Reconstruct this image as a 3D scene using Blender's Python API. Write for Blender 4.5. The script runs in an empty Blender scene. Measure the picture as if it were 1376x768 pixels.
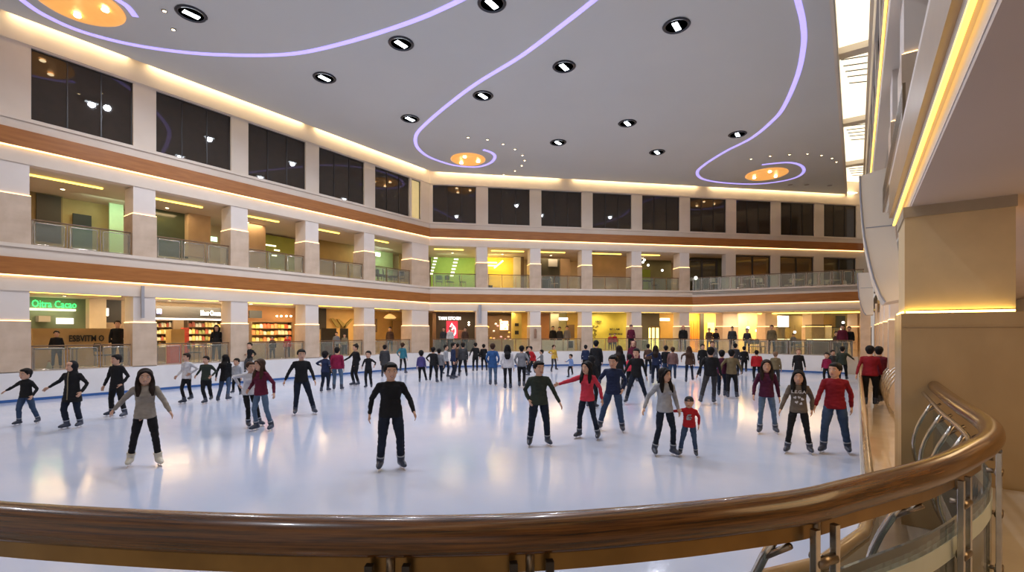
import bpy, math, random
from mathutils import Vector, Matrix
random.seed(7)
S = bpy.context.scene
COL = S.collection
R = math.radians
PI = math.pi

# ---------------------------------------------------------------- camera, world, exposure
CAM_Z = 2.25
YAW = R(35.46)
cam_d = bpy.data.cameras.new('camera'); cam = bpy.data.objects.new('camera', cam_d); COL.objects.link(cam)
cam.location = (0, 0, CAM_Z); cam.rotation_euler = (R(90), 0, YAW)
cam_d.sensor_width = 36; cam_d.lens = 650 / 1376 * 36; cam_d.shift_y = (445 - 384) / 1376
cam_d.clip_start = 0.05; cam_d.clip_end = 200
S.camera = cam
w = bpy.data.worlds.new('world'); S.world = w; w.use_nodes = True
w.node_tree.nodes['Background'].inputs[0].default_value = (0.85, 0.74, 0.66, 1)
w.node_tree.nodes['Background'].inputs[1].default_value = 0.45
S.view_settings.view_transform = 'Standard'; S.view_settings.look = 'None'
S.view_settings.exposure = 0.32; S.view_settings.gamma = 1; S.view_settings.use_curve_mapping = False
P_DOWN = 500        # watts of each ceiling flood
P_ARC = 42          # watts of each warm arcade light
E_LED = 3.2         # emission of the warm LED lines

CY, SY = math.cos(YAW), math.sin(YAW)
def c2w(X, Y, z=0.0):                    # camera-aligned ground coordinates -> hall coordinates
    return Vector((CY * X - SY * Y, SY * X + CY * Y, z))
def at(px, py, z):                       # where the sight line of a measured point meets the level z
    Y = 650 * (z - CAM_Z) / (445 - py); return c2w((px - 688) / 650 * Y, Y, z)

# ---------------------------------------------------------------- mesh helpers
class MB:
    def __init__(s): s.v = []; s.f = []; s.m = []; s.cur = 0
    def add(s, vs, fs):
        o = len(s.v); s.v += [tuple(x) for x in vs]; s.f += [tuple(i + o for i in f) for f in fs]; s.m += [s.cur] * len(fs)
    def box(s, x0, x1, y0, y1, z0, z1, tf=None):
        vs = [(x, y, z) for x in (x0, x1) for y in (y0, y1) for z in (z0, z1)]
        if tf: vs = [tf(*p) for p in vs]
        s.add(vs, [(0, 1, 3, 2), (4, 6, 7, 5), (0, 4, 5, 1), (2, 3, 7, 6), (0, 2, 6, 4), (1, 5, 7, 3)])
    def prism(s, pts, z0, z1, tf=None):
        n = len(pts); vs = [(x, y, z0) for x, y in pts] + [(x, y, z1) for x, y in pts]
        if tf: vs = [tf(*p) for p in vs]
        s.add(vs, [tuple(range(n))[::-1], tuple(range(n, 2 * n))] + [(i, (i + 1) % n, n + (i + 1) % n, n + i) for i in range(n)])
    def rings(s, rings, cap=True, closed=False):
        n = len(rings[0]); vs = [p for r in rings for p in r]; fs = []
        k = len(rings)
        for j in range(k if closed else k - 1):
            a = j * n; b = ((j + 1) % k) * n
            for i in range(n): fs.append((a + i, a + (i + 1) % n, b + (i + 1) % n, b + i))
        if cap and not closed: fs += [tuple(range(n))[::-1], tuple(range((k - 1) * n, k * n))]
        s.add(vs, fs)
    def tube(s, pts, r, n=8, closed=False, flat=1.0, round_ends=False):
        pts = [Vector(p) for p in pts]; k = len(pts)
        rs = list(r) if isinstance(r, (list, tuple)) else [r] * k
        if round_ends:
            d0 = (pts[0] - pts[1]).normalized(); d1 = (pts[-1] - pts[-2]).normalized()
            pts = [pts[0] + d0 * rs[0] * .9, pts[0] + d0 * rs[0] * .55] + pts + [pts[-1] + d1 * rs[-1] * .55, pts[-1] + d1 * rs[-1] * .9]
            rs = [rs[0] * .35, rs[0] * .8] + rs + [rs[-1] * .8, rs[-1] * .35]; k = len(pts)
        rings = []; up = None
        for i, p in enumerate(pts):
            if closed: t = pts[(i + 1) % k] - pts[i - 1]
            else: t = pts[min(i + 1, k - 1)] - pts[max(i - 1, 0)]
            t.normalize()
            if up is None:
                ref = Vector((0, 0, 1)) if abs(t.z) < .9 else Vector((0, 1, 0))
                up = (ref - t * ref.dot(t)).normalized()
            else:
                up = (up - t * up.dot(t)).normalized()
            sd = t.cross(up)
            rings.append([p + (up * math.sin(2 * PI * q / n) * flat + sd * math.cos(2 * PI * q / n)) * rs[i] for q in range(n)])
        s.rings(rings, True, closed)
    def ell(s, c, r, n=12, k=7, M=None):
        c = Vector(c); rr = []
        for j in range(1, k):
            t = PI * j / k
            ring = [Vector((r[0] * math.sin(t) * math.cos(2 * PI * i / n), r[1] * math.sin(t) * math.sin(2 * PI * i / n), -r[2] * math.cos(t))) for i in range(n)]
            rr.append([(M @ p if M else p) + c for p in ring])
        top = Vector((0, 0, r[2])); bot = -top
        if M: top = M @ top; bot = M @ bot
        o = len(s.v); s.rings(rr, False)
        b = len(s.v); s.v += [tuple(bot + c), tuple(top + c)]
        for i in range(n):
            s.f.append((o + (i + 1) % n, o + i, b)); s.m.append(s.cur)
            q = o + (k - 2) * n; s.f.append((q + i, q + (i + 1) % n, b + 1)); s.m.append(s.cur)
    def lathe(s, prof, c=(0, 0, 0), n=24):
        s.rings([[Vector((c[0] + r * math.cos(2 * PI * i / n), c[1] + r * math.sin(2 * PI * i / n), c[2] + z)) for i in range(n)] for r, z in prof])
    def mesh(s, name, smooth=False):
        me = bpy.data.meshes.new(name); me.from_pydata(s.v, [], s.f)
        if any(s.m): me.polygons.foreach_set('material_index', s.m)
        if smooth: me.polygons.foreach_set('use_smooth', [True] * len(s.f))
        me.update()
        return me
    def build(s, name, mat, parent=None, smooth=False, bevel=0, fix=True):
        me = s.mesh(name, smooth)
        if fix:
            import bmesh
            bm = bmesh.new(); bm.from_mesh(me); bmesh.ops.recalc_face_normals(bm, faces=bm.faces); bm.to_mesh(me); bm.free()
        o = bpy.data.objects.new(name, me)
        for m in (mat if isinstance(mat, (list, tuple)) else [mat]): me.materials.append(m)
        COL.objects.link(o)
        if parent: o.parent = parent
        if bevel:
            b = o.modifiers.new('bevel', 'BEVEL'); b.width = bevel; b.segments = 2; b.limit_method = 'ANGLE'
        return o

def tag(o, label=None, cat=None, group=None, kind=None):
    if label: o['label'] = label
    if cat: o['category'] = cat
    if group: o['group'] = group
    if kind: o['kind'] = kind
    return o
def struct(o, label=None): return tag(o, label, None, None, 'structure')
def empty(name, loc=(0, 0, 0), rz=0):
    o = bpy.data.objects.new(name, None); COL.objects.link(o); o.location = loc; o.rotation_euler = (0, 0, rz); o.empty_display_size = .1
    return o
def copy_tree(o, parent=None, top=True):
    c = o.copy(); COL.objects.link(c)
    if parent: c.parent = parent
    for ch in o.children: copy_tree(ch, c)
    return c
def textobj(name, body, size, mat, parent, M, extrude=.01, align='LEFT'):
    cu = bpy.data.curves.new(name + '_t', 'FONT'); cu.body = body; cu.size = size; cu.extrude = extrude; cu.offset = size * (.018 if 'neon' not in mat.name else .004); cu.align_x = align; cu.resolution_u = 2
    t = bpy.data.objects.new(name + '_t', cu); COL.objects.link(t)
    bpy.context.view_layer.update()
    me = bpy.data.meshes.new_from_object(t.evaluated_get(bpy.context.evaluated_depsgraph_get()))
    bpy.data.objects.remove(t); bpy.data.curves.remove(cu)
    me.transform(M); me.materials.clear(); me.materials.append(mat)
    o = bpy.data.objects.new(name, me); COL.objects.link(o); o.parent = parent
    return o

# ---------------------------------------------------------------- materials
MAT = {}
def mat(name, col, rough=.5, metal=0., emis=None, es=1., col2=None, scale=4., stretch=(1, 1, 1), bump=0., spec=.5, detail=4, alpha=None, coat=0., sharp=(.35, .65), rvar=0):
    if name in MAT: return MAT[name]
    m = bpy.data.materials.new(name); m.use_nodes = True; nt = m.node_tree; b = nt.nodes['Principled BSDF']
    b.inputs['Base Color'].default_value = (*col, 1); b.inputs['Roughness'].default_value = rough; b.inputs['Metallic'].default_value = metal
    b.inputs['Specular IOR Level'].default_value = spec
    if coat: b.inputs['Coat Weight'].default_value = coat; b.inputs['Coat Roughness'].default_value = .08
    if emis: b.inputs['Emission Color'].default_value = (*emis, 1); b.inputs['Emission Strength'].default_value = es
    tc = nt.nodes.new('ShaderNodeTexCoord'); mp = nt.nodes.new('ShaderNodeMapping'); mp.inputs['Scale'].default_value = stretch
    nz = nt.nodes.new('ShaderNodeTexNoise'); nz.inputs['Scale'].default_value = scale; nz.inputs['Detail'].default_value = detail
    nt.links.new(tc.outputs['Object'], mp.inputs[0]); nt.links.new(mp.outputs[0], nz.inputs['Vector'])
    c2 = col2 if col2 else tuple(c * .93 for c in col)
    rp = nt.nodes.new('ShaderNodeValToRGB'); rp.color_ramp.elements[0].position = sharp[0]; rp.color_ramp.elements[1].position = sharp[1]
    rp.color_ramp.elements[0].color = (*c2, 1); rp.color_ramp.elements[1].color = (*col, 1)
    nt.links.new(nz.outputs['Fac'], rp.inputs[0]); nt.links.new(rp.outputs[0], b.inputs['Base Color'])
    if bump:
        bp = nt.nodes.new('ShaderNodeBump'); bp.inputs['Strength'].default_value = bump; bp.inputs['Distance'].default_value = .02
        nt.links.new(nz.outputs['Fac'], bp.inputs['Height']); nt.links.new(bp.outputs[0], b.inputs['Normal'])
    if rvar:
        ma = nt.nodes.new('ShaderNodeMath'); ma.operation = 'MULTIPLY_ADD'; ma.inputs[1].default_value = rvar; ma.inputs[2].default_value = rough - rvar / 2
        nt.links.new(nz.outputs['Fac'], ma.inputs[0]); nt.links.new(ma.outputs[0], b.inputs['Roughness'])
    MAT[name] = m; return m
def grain_mat():
    m = mat('polished_handrail_wood', (.19, .072, .012), .26, coat=.35); nt = m.node_tree; L = nt.links; b = nt.nodes['Principled BSDF']
    uv = nt.nodes.new('ShaderNodeUVMap'); uv.uv_map = 'grain'; mp = nt.nodes.new('ShaderNodeMapping'); mp.inputs['Scale'].default_value = (34, 2.2, 1)
    nz = nt.nodes.new('ShaderNodeTexNoise'); nz.inputs['Scale'].default_value = 1.0; nz.inputs['Detail'].default_value = 6; nz.inputs['Roughness'].default_value = .65
    rp = nt.nodes.new('ShaderNodeValToRGB'); E = rp.color_ramp.elements; E[0].position = .36; E[1].position = .66; E[0].color = (.028, .009, .002, 1); E[1].color = (.20, .078, .014, 1)
    L.new(uv.outputs[0], mp.inputs[0]); L.new(mp.outputs[0], nz.inputs['Vector']); L.new(nz.outputs['Fac'], rp.inputs[0]); L.new(rp.outputs[0], b.inputs['Base Color'])
    return m
def glass(name, tint, refl=.12, op=.0):
    if name in MAT: return MAT[name]
    m = bpy.data.materials.new(name); m.use_nodes = True; nt = m.node_tree; nt.nodes.clear()
    o = nt.nodes.new('ShaderNodeOutputMaterial'); t = nt.nodes.new('ShaderNodeBsdfTransparent'); g = nt.nodes.new('ShaderNodeBsdfGlossy'); g.inputs['Roughness'].default_value = .03
    d = nt.nodes.new('ShaderNodeBsdfDiffuse'); d.inputs[0].default_value = (*[min(1, c * .9) for c in tint], 1)
    t.inputs[0].default_value = (*tint, 1)
    mx = nt.nodes.new('ShaderNodeMixShader'); mx.inputs[0].default_value = op; nt.links.new(t.outputs[0], mx.inputs[1]); nt.links.new(d.outputs[0], mx.inputs[2])
    fr = nt.nodes.new('ShaderNodeFresnel'); fr.inputs[0].default_value = 1.45
    mx2 = nt.nodes.new('ShaderNodeMixShader'); nt.links.new(fr.outputs[0], mx2.inputs[0]); nt.links.new(mx.outputs[0], mx2.inputs[1]); nt.links.new(g.outputs[0], mx2.inputs[2])
    nt.links.new(mx2.outputs[0], o.inputs[0]); MAT[name] = m; return m

white = mat('plaster_white', (.72, .62, .52), .6, col2=(.67, .57, .47), scale=.8)
paint = mat('column_paint', (.75, .67, .61), .55, col2=(.71, .63, .57), scale=.9)
stone = mat('beige_stone', (.63, .49, .37), .35, col2=(.53, .40, .29), scale=2.2, detail=8)
stone_r = mat('polished_tan_stone', (.52, .36, .18), .25, col2=(.43, .29, .14), scale=1.6, detail=8, stretch=(1, 1, .5))
woodband = mat('orange_brown_wood', (.40, .15, .034), .4, col2=(.31, .108, .022), scale=2.0, stretch=(.6, .6, 6), detail=6)
ceilm = mat('ceiling_paint', (.66, .675, .66), .75, col2=(.64, .655, .64), scale=.4)
soff = mat('soffit_paint', (.60, .54, .46), .6, col2=(.56, .50, .43), scale=.7)
led = mat('warm_led', (1, .7, .35), .5, emis=(1, .62, .25), es=E_LED)
ledy = mat('yellow_led', (1, .75, .2), .5, emis=(1, .66, .10), es=E_LED * 1.1)
ledw = mat('cove_light', (1, .9, .6), .5, emis=(1, .78, .46), es=7.0)
ledr = mat('amber_led', (1, .7, .2), .5, emis=(1, .60, .10), es=1.9)
ledp = mat('pillar_led', (1, .75, .2), .5, emis=(1, .68, .16), es=9)
ledv = mat('violet_led', (.6, .5, 1), .5, emis=(.36, .31, .85), es=1.0)
dark = mat('dark_frame', (.025, .02, .018), .35)
tint = mat('tinted_glass', (.045, .033, .024), .03, spec=.55, col2=(.04, .03, .022))
steel = mat('brushed_steel', (.62, .58, .52), .22, metal=1., col2=(.5, .46, .41), scale=12)
steel_d = mat('bronze_steel', (.30, .24, .18), .3, metal=1., col2=(.24, .19, .14))
railtop = mat('rail_brown', (.16, .09, .045), .35)
railwood = grain_mat()
gpanel = glass('rail_glass', (.88, .93, .86), op=.10)
board = mat('white_rink_board', (.80, .78, .78), .35, col2=(.74, .72, .72), scale=1.5)
blue = mat('blue_kick_strip', (.035, .12, .36), .4)
marble = mat('cream_marble_floor', (.62, .52, .40), .07, col2=(.52, .43, .33), scale=1.3, detail=8)
cream = mat('backlit_skylight', (1, .95, .82), .5, emis=(1, .88, .66), es=1.05)
gold = mat('gold_dish', (.80, .42, .14), .35, metal=.3, emis=(1, .45, .11), es=.6, col2=(.75, .38, .12))
bulb = mat('warm_bulb', (1, .9, .7), .5, emis=(1, .78, .45), es=14)
lampw = mat('cool_lamp', (1, 1, 1), .5, emis=(.85, .93, 1), es=9)
black = mat('matt_black', (.015, .015, .016), .6)
panelw = mat('white_composite_panel', (.74, .67, .58), .45, col2=(.71, .64, .55), scale=.6)
greyp = mat('grey_edge', (.30, .31, .36), .4)
def ice_mat():
    m = bpy.data.materials.new('ice'); m.use_nodes = True; nt = m.node_tree; b = nt.nodes['Principled BSDF']; L = nt.links
    tc = nt.nodes.new('ShaderNodeTexCoord')
    n1 = nt.nodes.new('ShaderNodeTexNoise'); n1.inputs['Scale'].default_value = .35; n1.inputs['Detail'].default_value = 5
    mp = nt.nodes.new('ShaderNodeMapping'); mp.inputs['Rotation'].default_value = (0, 0, .6); mp.inputs['Scale'].default_value = (1, 5, 1)
    n2 = nt.nodes.new('ShaderNodeTexNoise'); n2.inputs['Scale'].default_value = 1.6; n2.inputs['Detail'].default_value = 8; n2.inputs['Roughness'].default_value = .7
    L.new(tc.outputs['Object'], n1.inputs['Vector']); L.new(tc.outputs['Object'], mp.inputs[0]); L.new(mp.outputs[0], n2.inputs['Vector'])
    r = nt.nodes.new('ShaderNodeValToRGB'); r.color_ramp.elements[0].position = .38; r.color_ramp.elements[1].position = .62
    r.color_ramp.elements[0].color = (.46, .535, .70, 1); r.color_ramp.elements[1].color = (.56, .60, .73, 1)
    L.new(n1.outputs['Fac'], r.inputs[0]); L.new(r.outputs[0], b.inputs['Base Color'])
    r2 = nt.nodes.new('ShaderNodeMapRange'); r2.inputs[1].default_value = .3; r2.inputs[2].default_value = .7; r2.inputs[3].default_value = .05; r2.inputs[4].default_value = .17
    L.new(n2.outputs['Fac'], r2.inputs[0]); L.new(r2.outputs[0], b.inputs['Roughness'])
    bp = nt.nodes.new('ShaderNodeBump'); bp.inputs['Strength'].default_value = .06; bp.inputs['Distance'].default_value = .02
    L.new(n2.outputs['Fac'], bp.inputs['Height']); L.new(bp.outputs[0], b.inputs['Normal'])
    b.inputs['IOR'].default_value = 1.31
    return m
ice = ice_mat()

def lamp(kind, name, loc, power, color, parent=None, size=.3, size_y=None, rot=(0, 0, 0), spot=None, spread=None):
    l = bpy.data.lights.new(name, kind); l.energy = power; l.color = color
    if kind == 'AREA':
        l.shape = 'RECTANGLE'; l.size = size; l.size_y = size_y or size
        if spread: l.spread = spread
    else: l.shadow_soft_size = size
    if kind == 'SPOT': l.spot_size = spot; l.spot_blend = .9
    o = bpy.data.objects.new(name, l); COL.objects.link(o); o.location = loc; o.rotation_euler = rot
    if parent: o.parent = parent
    return o

# ---------------------------------------------------------------- facades
class Frame:                       # s along the wall, d behind its face, z up
    def __init__(s, o, u, n): s.o = Vector((*o, 0)); s.u = Vector((*u, 0)).normalized(); s.n = Vector((*n, 0)).normalized()
    def __call__(s, a, d, z): return s.o + s.u * a + s.n * d + Vector((0, 0, z))
    def place(s, o, a, d, z):
        o.location = s(a, d, z); o.rotation_euler = (0, 0, math.atan2(s.u.y, s.u.x))
XL = -21.8
FL = Frame((XL, 0), (0, 1), (-1, 0))
FC = Frame((XL, 21.7), (1, 1), (-1, 1))
XR = .46
FR = Frame((XR, 0), (0, 1), (1, 0))
Z1, Z2 = .93, 5.04
ENDF = 33.0
# ice and floors
m = MB(); m.prism([(XL, -14), (XL, 21.7), (-12.5, 31.0), (.05, 31.0), (.05, -14)], -.3, 0)
struct(m.build('floor_ice', ice), 'pale blue ice surface of the skating rink')
m = MB()
m.prism([(XL - .12, -14), (XL - .12, 21.75), (XL - 9.5, 26), (XL - 9.5, -14)], -.3, Z1)
m.prism([(XL - .12, 21.75), (-12.55, 31.12), (-12.55 - 9, 31.12 + 9), (XL - 9.5, 26)], -.3, Z1)
m.prism([(-12.55, 31.12), (.17, 31.12), (9, 31.12), (9, 52), (-4, 52), (-21.5, 40.12)], -.3, Z1)
struct(m.build('floor', marble))
m = MB(); m.prism([(.17, -3), (9, -3), (9, 31.12), (.17, 31.12)], -.3, .0)
struct(m.build('floor_walkway', marble), 'polished cream marble walkway beside the rink')
# rink boards
def strip(mb, pts, t, z0, z1):      # a wall of thickness t following a polyline (offset to its left)
    P = [Vector((*p, 0)) for p in pts]; inner = []; outer = []
    for i, p in enumerate(P):
        d = (P[min(i + 1, len(P) - 1)] - P[max(i - 1, 0)]).normalized(); nrm = Vector((-d.y, d.x, 0))
        inner.append(p); outer.append(p + nrm * t)
    for i in range(len(P) - 1):
        q = [inner[i], inner[i + 1], outer[i + 1], outer[i]]
        mb.add([(a.x, a.y, z0) for a in q] + [(a.x, a.y, z1) for a in q], [(3, 2, 1, 0), (4, 5, 6, 7), (0, 1, 5, 4), (1, 2, 6, 5), (2, 3, 7, 6), (3, 0, 4, 7)])
bl = [(XL, -14), (XL, 10), (XL, 21.2), (XL + .35, 22.05), (-13.2, 30.3), (-12.3, 30.85), (-11, 31.0), (-5, 31.0), (-.5, 31.0)]
m = MB(); strip(m, bl, .12, .0, Z1 + .01)
struct(m.build('wall_rink_board', board))
m = MB(); strip(m, bl, -.02, .005, .09); struct(m.build('baseboard_rink', blue))
m = MB(); strip(m, bl, .16, Z1 + .012, Z1 + .035); struct(m.build('trim_board_cap', mat('board_cap', (.62, .55, .48), .4)))
# barrier on the right, curving round under the viewing deck
br = [(.06, 31.0), (.06, 20), (.06, 12), (.06, 6), (.07, 4.7), (.0, 4.0), (-.2, 3.35), (-.6, 2.75), (-1.2, 2.1), (-3, .3), (-6, -2.7)]
m = MB(); strip(m, br, .07, 0, .86); struct(m.build('wall_barrier', mat('barrier_panel', (.50, .42, .33), .4)))
m = MB(); m.tube([(x + .035, y, .90) for x, y in br], .04, 10); struct(m.build('trim_barrier_rail', mat('barrier_wood', (.42, .28, .14), .22, col2=(.33, .2, .09), coat=.4), smooth=True))

def facade_bands(F, s0, s1, tagn, upper=True):
    w_ = MB()
    for zb, zt in ((3.55, Z2), (7.64, 9.11)):
        w_.box(s0, s1, 0, .35, zb, zt, F)
    w_.box(s0, s1, 0, .4, 11.45, 13.6, F)
    w_.box(s0, s1, -.03, 0, 11.50, 11.56, F)
    w_.box(s0, s1, -.05, 0, 9.0, 9.11, F)
    w_.box(s0, s1, -.05, .35, Z2 - .10, Z2 + .02, F)
    return w_
def bands(F, s0, s1, n):
    for zb in (4.06, 8.15):
        m = MB(); m.box(s0, s1, -.08, -.002, zb, zb + .55, F)
        struct(m.build('trim_%d' % n, woodband)); n += 1
        m = MB(); m.box(s0, s1, -.07, -.01, zb - .035, zb - .002, F); struct(m.build('trim_%d' % n, led)); n += 1
    return n
nt_ = 1
wins_L = [(-.4 + .0, 2.95)] + [(3.73 + 3.44 * k, 6.45 + 3.44 * k) for k in range(5)]
piers_L = [(-4, -.4), (2.95, 3.73)] + [(6.45 + 3.44 * k, 7.17 + 3.44 * k) for k in range(4)] + [(20.05, 20.21), (20.95, 21.7)]
wins_C = [(.2 + 3.49 * k, 2.92 + 3.49 * k) for k in range(9)]
piers_C = [(0, .2)] + [(2.92 + 3.49 * k, 3.69 + 3.49 * k) for k in range(8)] + [(2.92 + 3.49 * 8, 32.2)]
wl = facade_bands(FL, -14, 21.7, 'left')
for a, b in piers_L: wl.box(a, b, 0, .4, 9.11, 11.45, FL)
struct(wl.build('wall_left', white))
wc = facade_bands(FC, 0, 32.2, 'back')
for a, b in piers_C: wc.box(a, b, 0, .4, 9.11, 11.45, FC)
wc.box(20.35, 21.1, 0, .5, Z2, 7.64, FC); wc.box(23.85, 24.58, 0, .5, Z2, 7.64, FC); wc.box(27.3, 28.1, 0, .5, Z2, 7.64, FC); wc.box(30.8, 32.2, 0, .5, Z2, 7.64, FC)
struct(wc.build('wall_back', white))
nt_ = bands(FL, -14, 21.68, nt_)
# bands of the back wall: the upper band runs its full length, the lower one ends where the terrace swings out
for zb, e in ((4.06, 17.8), (8.15, 31.4)):
    m = MB(); m.box(-.02, e, -.08, -.002, zb, zb + .55, FC); struct(m.build('trim_%d' % nt_, woodband)); nt_ += 1
    m = MB(); m.box(-.02, e, -.07, -.01, zb - .035, zb - .002, FC); struct(m.build('trim_%d' % nt_, led)); nt_ += 1
# arcade shells: floor slab of level two, soffits, rear walls
m = MB()
for zf in (3.62, 7.70):
    m.prism([(XL - .3, -14), (XL - .3, 21.55), (XL - 7, 24.5), (XL - 7, -14)], zf, zf + .3)
    m.prism([(XL - .3, 21.5), (XL + 22, 43.5 + .3), (XL + 17, 50), (XL - 7, 24.5)], zf, zf + .3)
struct(m.build('ceiling_arcade', soff))
m = MB()
m.prism([(XL - .3, -14), (XL - .3, 21.55), (XL - 7, 24.5), (XL - 7, -14)], Z2 - .4, Z2)
m.prism([(XL - .3, 21.5), (XL + 22, 43.5 + .3), (XL + 17, 50), (XL - 7, 24.5)], Z2 - .4, Z2)
struct(m.build('floor_gallery', stone))
BW = {}
def shopmat(c, n, rough=.6): return mat(n, c, rough, col2=tuple(x * .85 for x in c), scale=1.5)
tan = shopmat((.55, .40, .25), 'shop_tan'); greenw = shopmat((.38, .48, .30), 'shop_green'); yel = shopmat((.72, .50, .10), 'shop_yellow')
lime = shopmat((.58, .56, .10), 'shop_lime'); brn = shopmat((.20, .13, .07), 'shop_brown'); drk = shopmat((.035, .03, .025), 'shop_dark'); cre = shopmat((.66, .56, .40), 'shop_cream')
org = shopmat((.48, .24, .10), 'shop_orange')
def rear(F, s0, s1, d, z0, z1, mt, nm): m = MB(); m.box(s0, s1, d, d + .2, z0, z1, F); return struct(m.build(nm, mt))
# whole rear walls first, shop fronts stand in front of them
rear(FL, -14, 26, 5.2, Z1, 3.62, tan, 'wall_shops_left'); rear(FL, -14, 26, 5.2, Z2, 7.7, cre, 'wall_gallery_left')
rear(FC, -5, 34, 5.6, Z1, 3.62, tan, 'wall_shops_back'); rear(FC, -5, 20, 5.6, Z2, 7.7, cre, 'wall_gallery_back')

# columns ------------------------------------------------------------------
def column_meshes(w0, dp, zh, zc):
    a = MB(); a.box(0, w0, 0, dp, 0, zc)
    b = MB(); b.box(.03, w0 - .03, .035, dp - .03, zc, zh)
    c = MB(); c.box(.004, w0 - .004, .006, .03, zc + .002, zc + .022); c.box(.004, .026, .03, dp - .006, zc + .002, zc + .022); c.box(w0 - .026, w0 - .004, .03, dp - .006, zc + .002, zc + .022)
    return a.mesh('plinth'), b.mesh('shaft'), c.mesh('light_ledge')
CM = column_meshes(.76, .95, 2.62, 1.65); CM2 = column_meshes(.76, .95, 2.60, 1.58)
for me, mt in zip(CM, (stone, paint, led)): me.materials.append(mt)
for me, mt in zip(CM2, (stone, paint, led)): me.materials.append(mt)
ordw = ['first', 'second', 'third', 'fourth', 'fifth', 'sixth', 'seventh', 'eighth', 'ninth', 'tenth']
def column(F, s, z, meshes, label, group, flip=False, sw=1.0):
    e = empty('column'); F.place(e, s, 0, z)
    if flip: e.scale = (sw, -1, 1)
    else: e.scale = (sw, 1, 1)
    for nm, me in zip(('plinth', 'shaft', 'light_ledge'), meshes):
        o = bpy.data.objects.new(nm, me); COL.objects.link(o); o.parent = e
        if nm == 'light_ledge': o['label'] = 'glowing warm light line on the ledge'
    tag(e, label, 'column', group)
# frame FL: u=(0,1) -> rotated local +y = (-1,0) = n ok ; FC: u=(1,1), local +y=(-1,1)=n ok ; FR needs flip
cs_L = [-.4, 2.97] + [6.43 + 3.44 * k for k in range(4)]
for i, s in enumerate(cs_L):
    if i < 1: continue
    column(FL, s, Z1, CM, 'stone clad column, ground floor of the left wall, %s from left' % ordw[i - 1], 'ground floor columns')
    column(FL, s, Z2, CM2, 'stone clad column, gallery of the left wall, %s from left' % ordw[i - 1], 'gallery columns')
column(FL, 20.21, Z1, CM, 'wide stone clad corner column left of the red shop sign', 'ground floor columns', sw=1.95)
column(FL, 20.21, Z2, CM2, 'wide stone clad corner column on the gallery where the wood bands bend', 'gallery columns', sw=1.95)
cs_C = [2.92 + 3.49 * k for k in range(5)]
for i, s in enumerate(cs_C):
    column(FC, s, Z1, CM, 'stone clad column, ground floor of the back wall, %s from corner' % ordw[i], 'ground floor columns')
    column(FC, s, Z2, CM2, 'stone clad column, gallery of the back wall, %s from corner' % ordw[i], 'gallery columns')
for i, (s, sw) in enumerate(((20.1, 1.6), (23.4, 1.35), (27.1, 1.4), (30.9, 1.6))):
    column(FC, s, Z1, CM, 'stone clad column behind the cafe seating, %s from the left' % ordw[i], 'cafe columns', sw=sw)
# windows -------------------------------------------------------------------
wn = 1
def window(F, s0, s1, z0, z1, n, d=.12, parts=3, mt=tint, fr=.035):
    global wn
    f = MB(); W = s1 - s0
    f.box(s0, s1, d - .03, d + .06, z0, z0 + fr, F); f.box(s0, s1, d - .03, d + .06, z1 - fr, z1, F)
    for k in range(parts + 1):
        c = s0 + W * k / parts; t = fr if k in (0, parts) else fr * .5
        a0 = max(s0, c - t); a1 = min(s1, c + t); f.box(a0, a1, d - .03, d + .06, z0 + fr, z1 - fr, F)
    o = struct(f.build('window_%d' % wn, dark)); wn += 1
    for k in range(parts):
        p = MB(); p.box(s0 + W * k / parts + fr * .5, s0 + W * (k + 1) / parts - fr * .5, d, d + .03, z0 + fr, z1 - fr, F); p.build('pane', mt, o)
    return o
for a, b in wins_L: window(FL, a, b, 9.11, 11.45, 0)
window(FL, 20.21, 20.95, 9.11, 11.45, 0, parts=1, mt=mat('amber_glowing_glass', (.55, .42, .20), .08, emis=(1, .78, .35), es=.35))  # pane is no lamp; its bright amber look is put in as weak glow
for a, b in wins_C: window(FC, a, b, 9.11, 11.45, 0)
m = MB(); m.box(-4, 26, .42, .5, 9.0, 13.6, FL); m.box(-.5, 33, .42, .5, 9.0, 13.6, FC); struct(m.build('wall_upper_backing', drk))
amber = glass('amber_glass', (.5, .42, .25), op=.12)
for a, b in ((21.1, 23.85), (24.58, 27.3), (28.1, 30.8)):
    window(FC, a, b, Z2, 7.6, 0, parts=2, mt=amber, fr=.09)
rear(FC, 20.2, 32.2, 3.5, Z2, 7.64, tan, 'wall_terrace_rooms')

# ceiling -------------------------------------------------------------------
ZC = 12.17
m = MB(); m.prism([(XL + .32, -14), (XL + .32, 21.55), (-.53, 43.0 - .35), (-.53, -14)], ZC, ZC + .12)
struct(m.build('ceiling', ceilm))
m = MB(); [m.box(x0, x1, -.30, -.04, ZC + .13, ZC + .16, F_) for F_, L_ in ((FL, [(-14, 2.6), (3.2, 6.3), (6.9, 13.2), (13.8, 21.4)]), (FC, [(.4, 8.4), (9.3, 18.2), (19.1, 30.6)])) for x0, x1 in L_]; struct(m.build('trim_%d' % nt_, ledw)); nt_ += 1
m = MB(); m.prism([(XL - .4, -14), (XL - .4, 22), (.8, 44.5), (.8, -14)], 13.55, 13.7); struct(m.build('ceiling_void', white))

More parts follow.
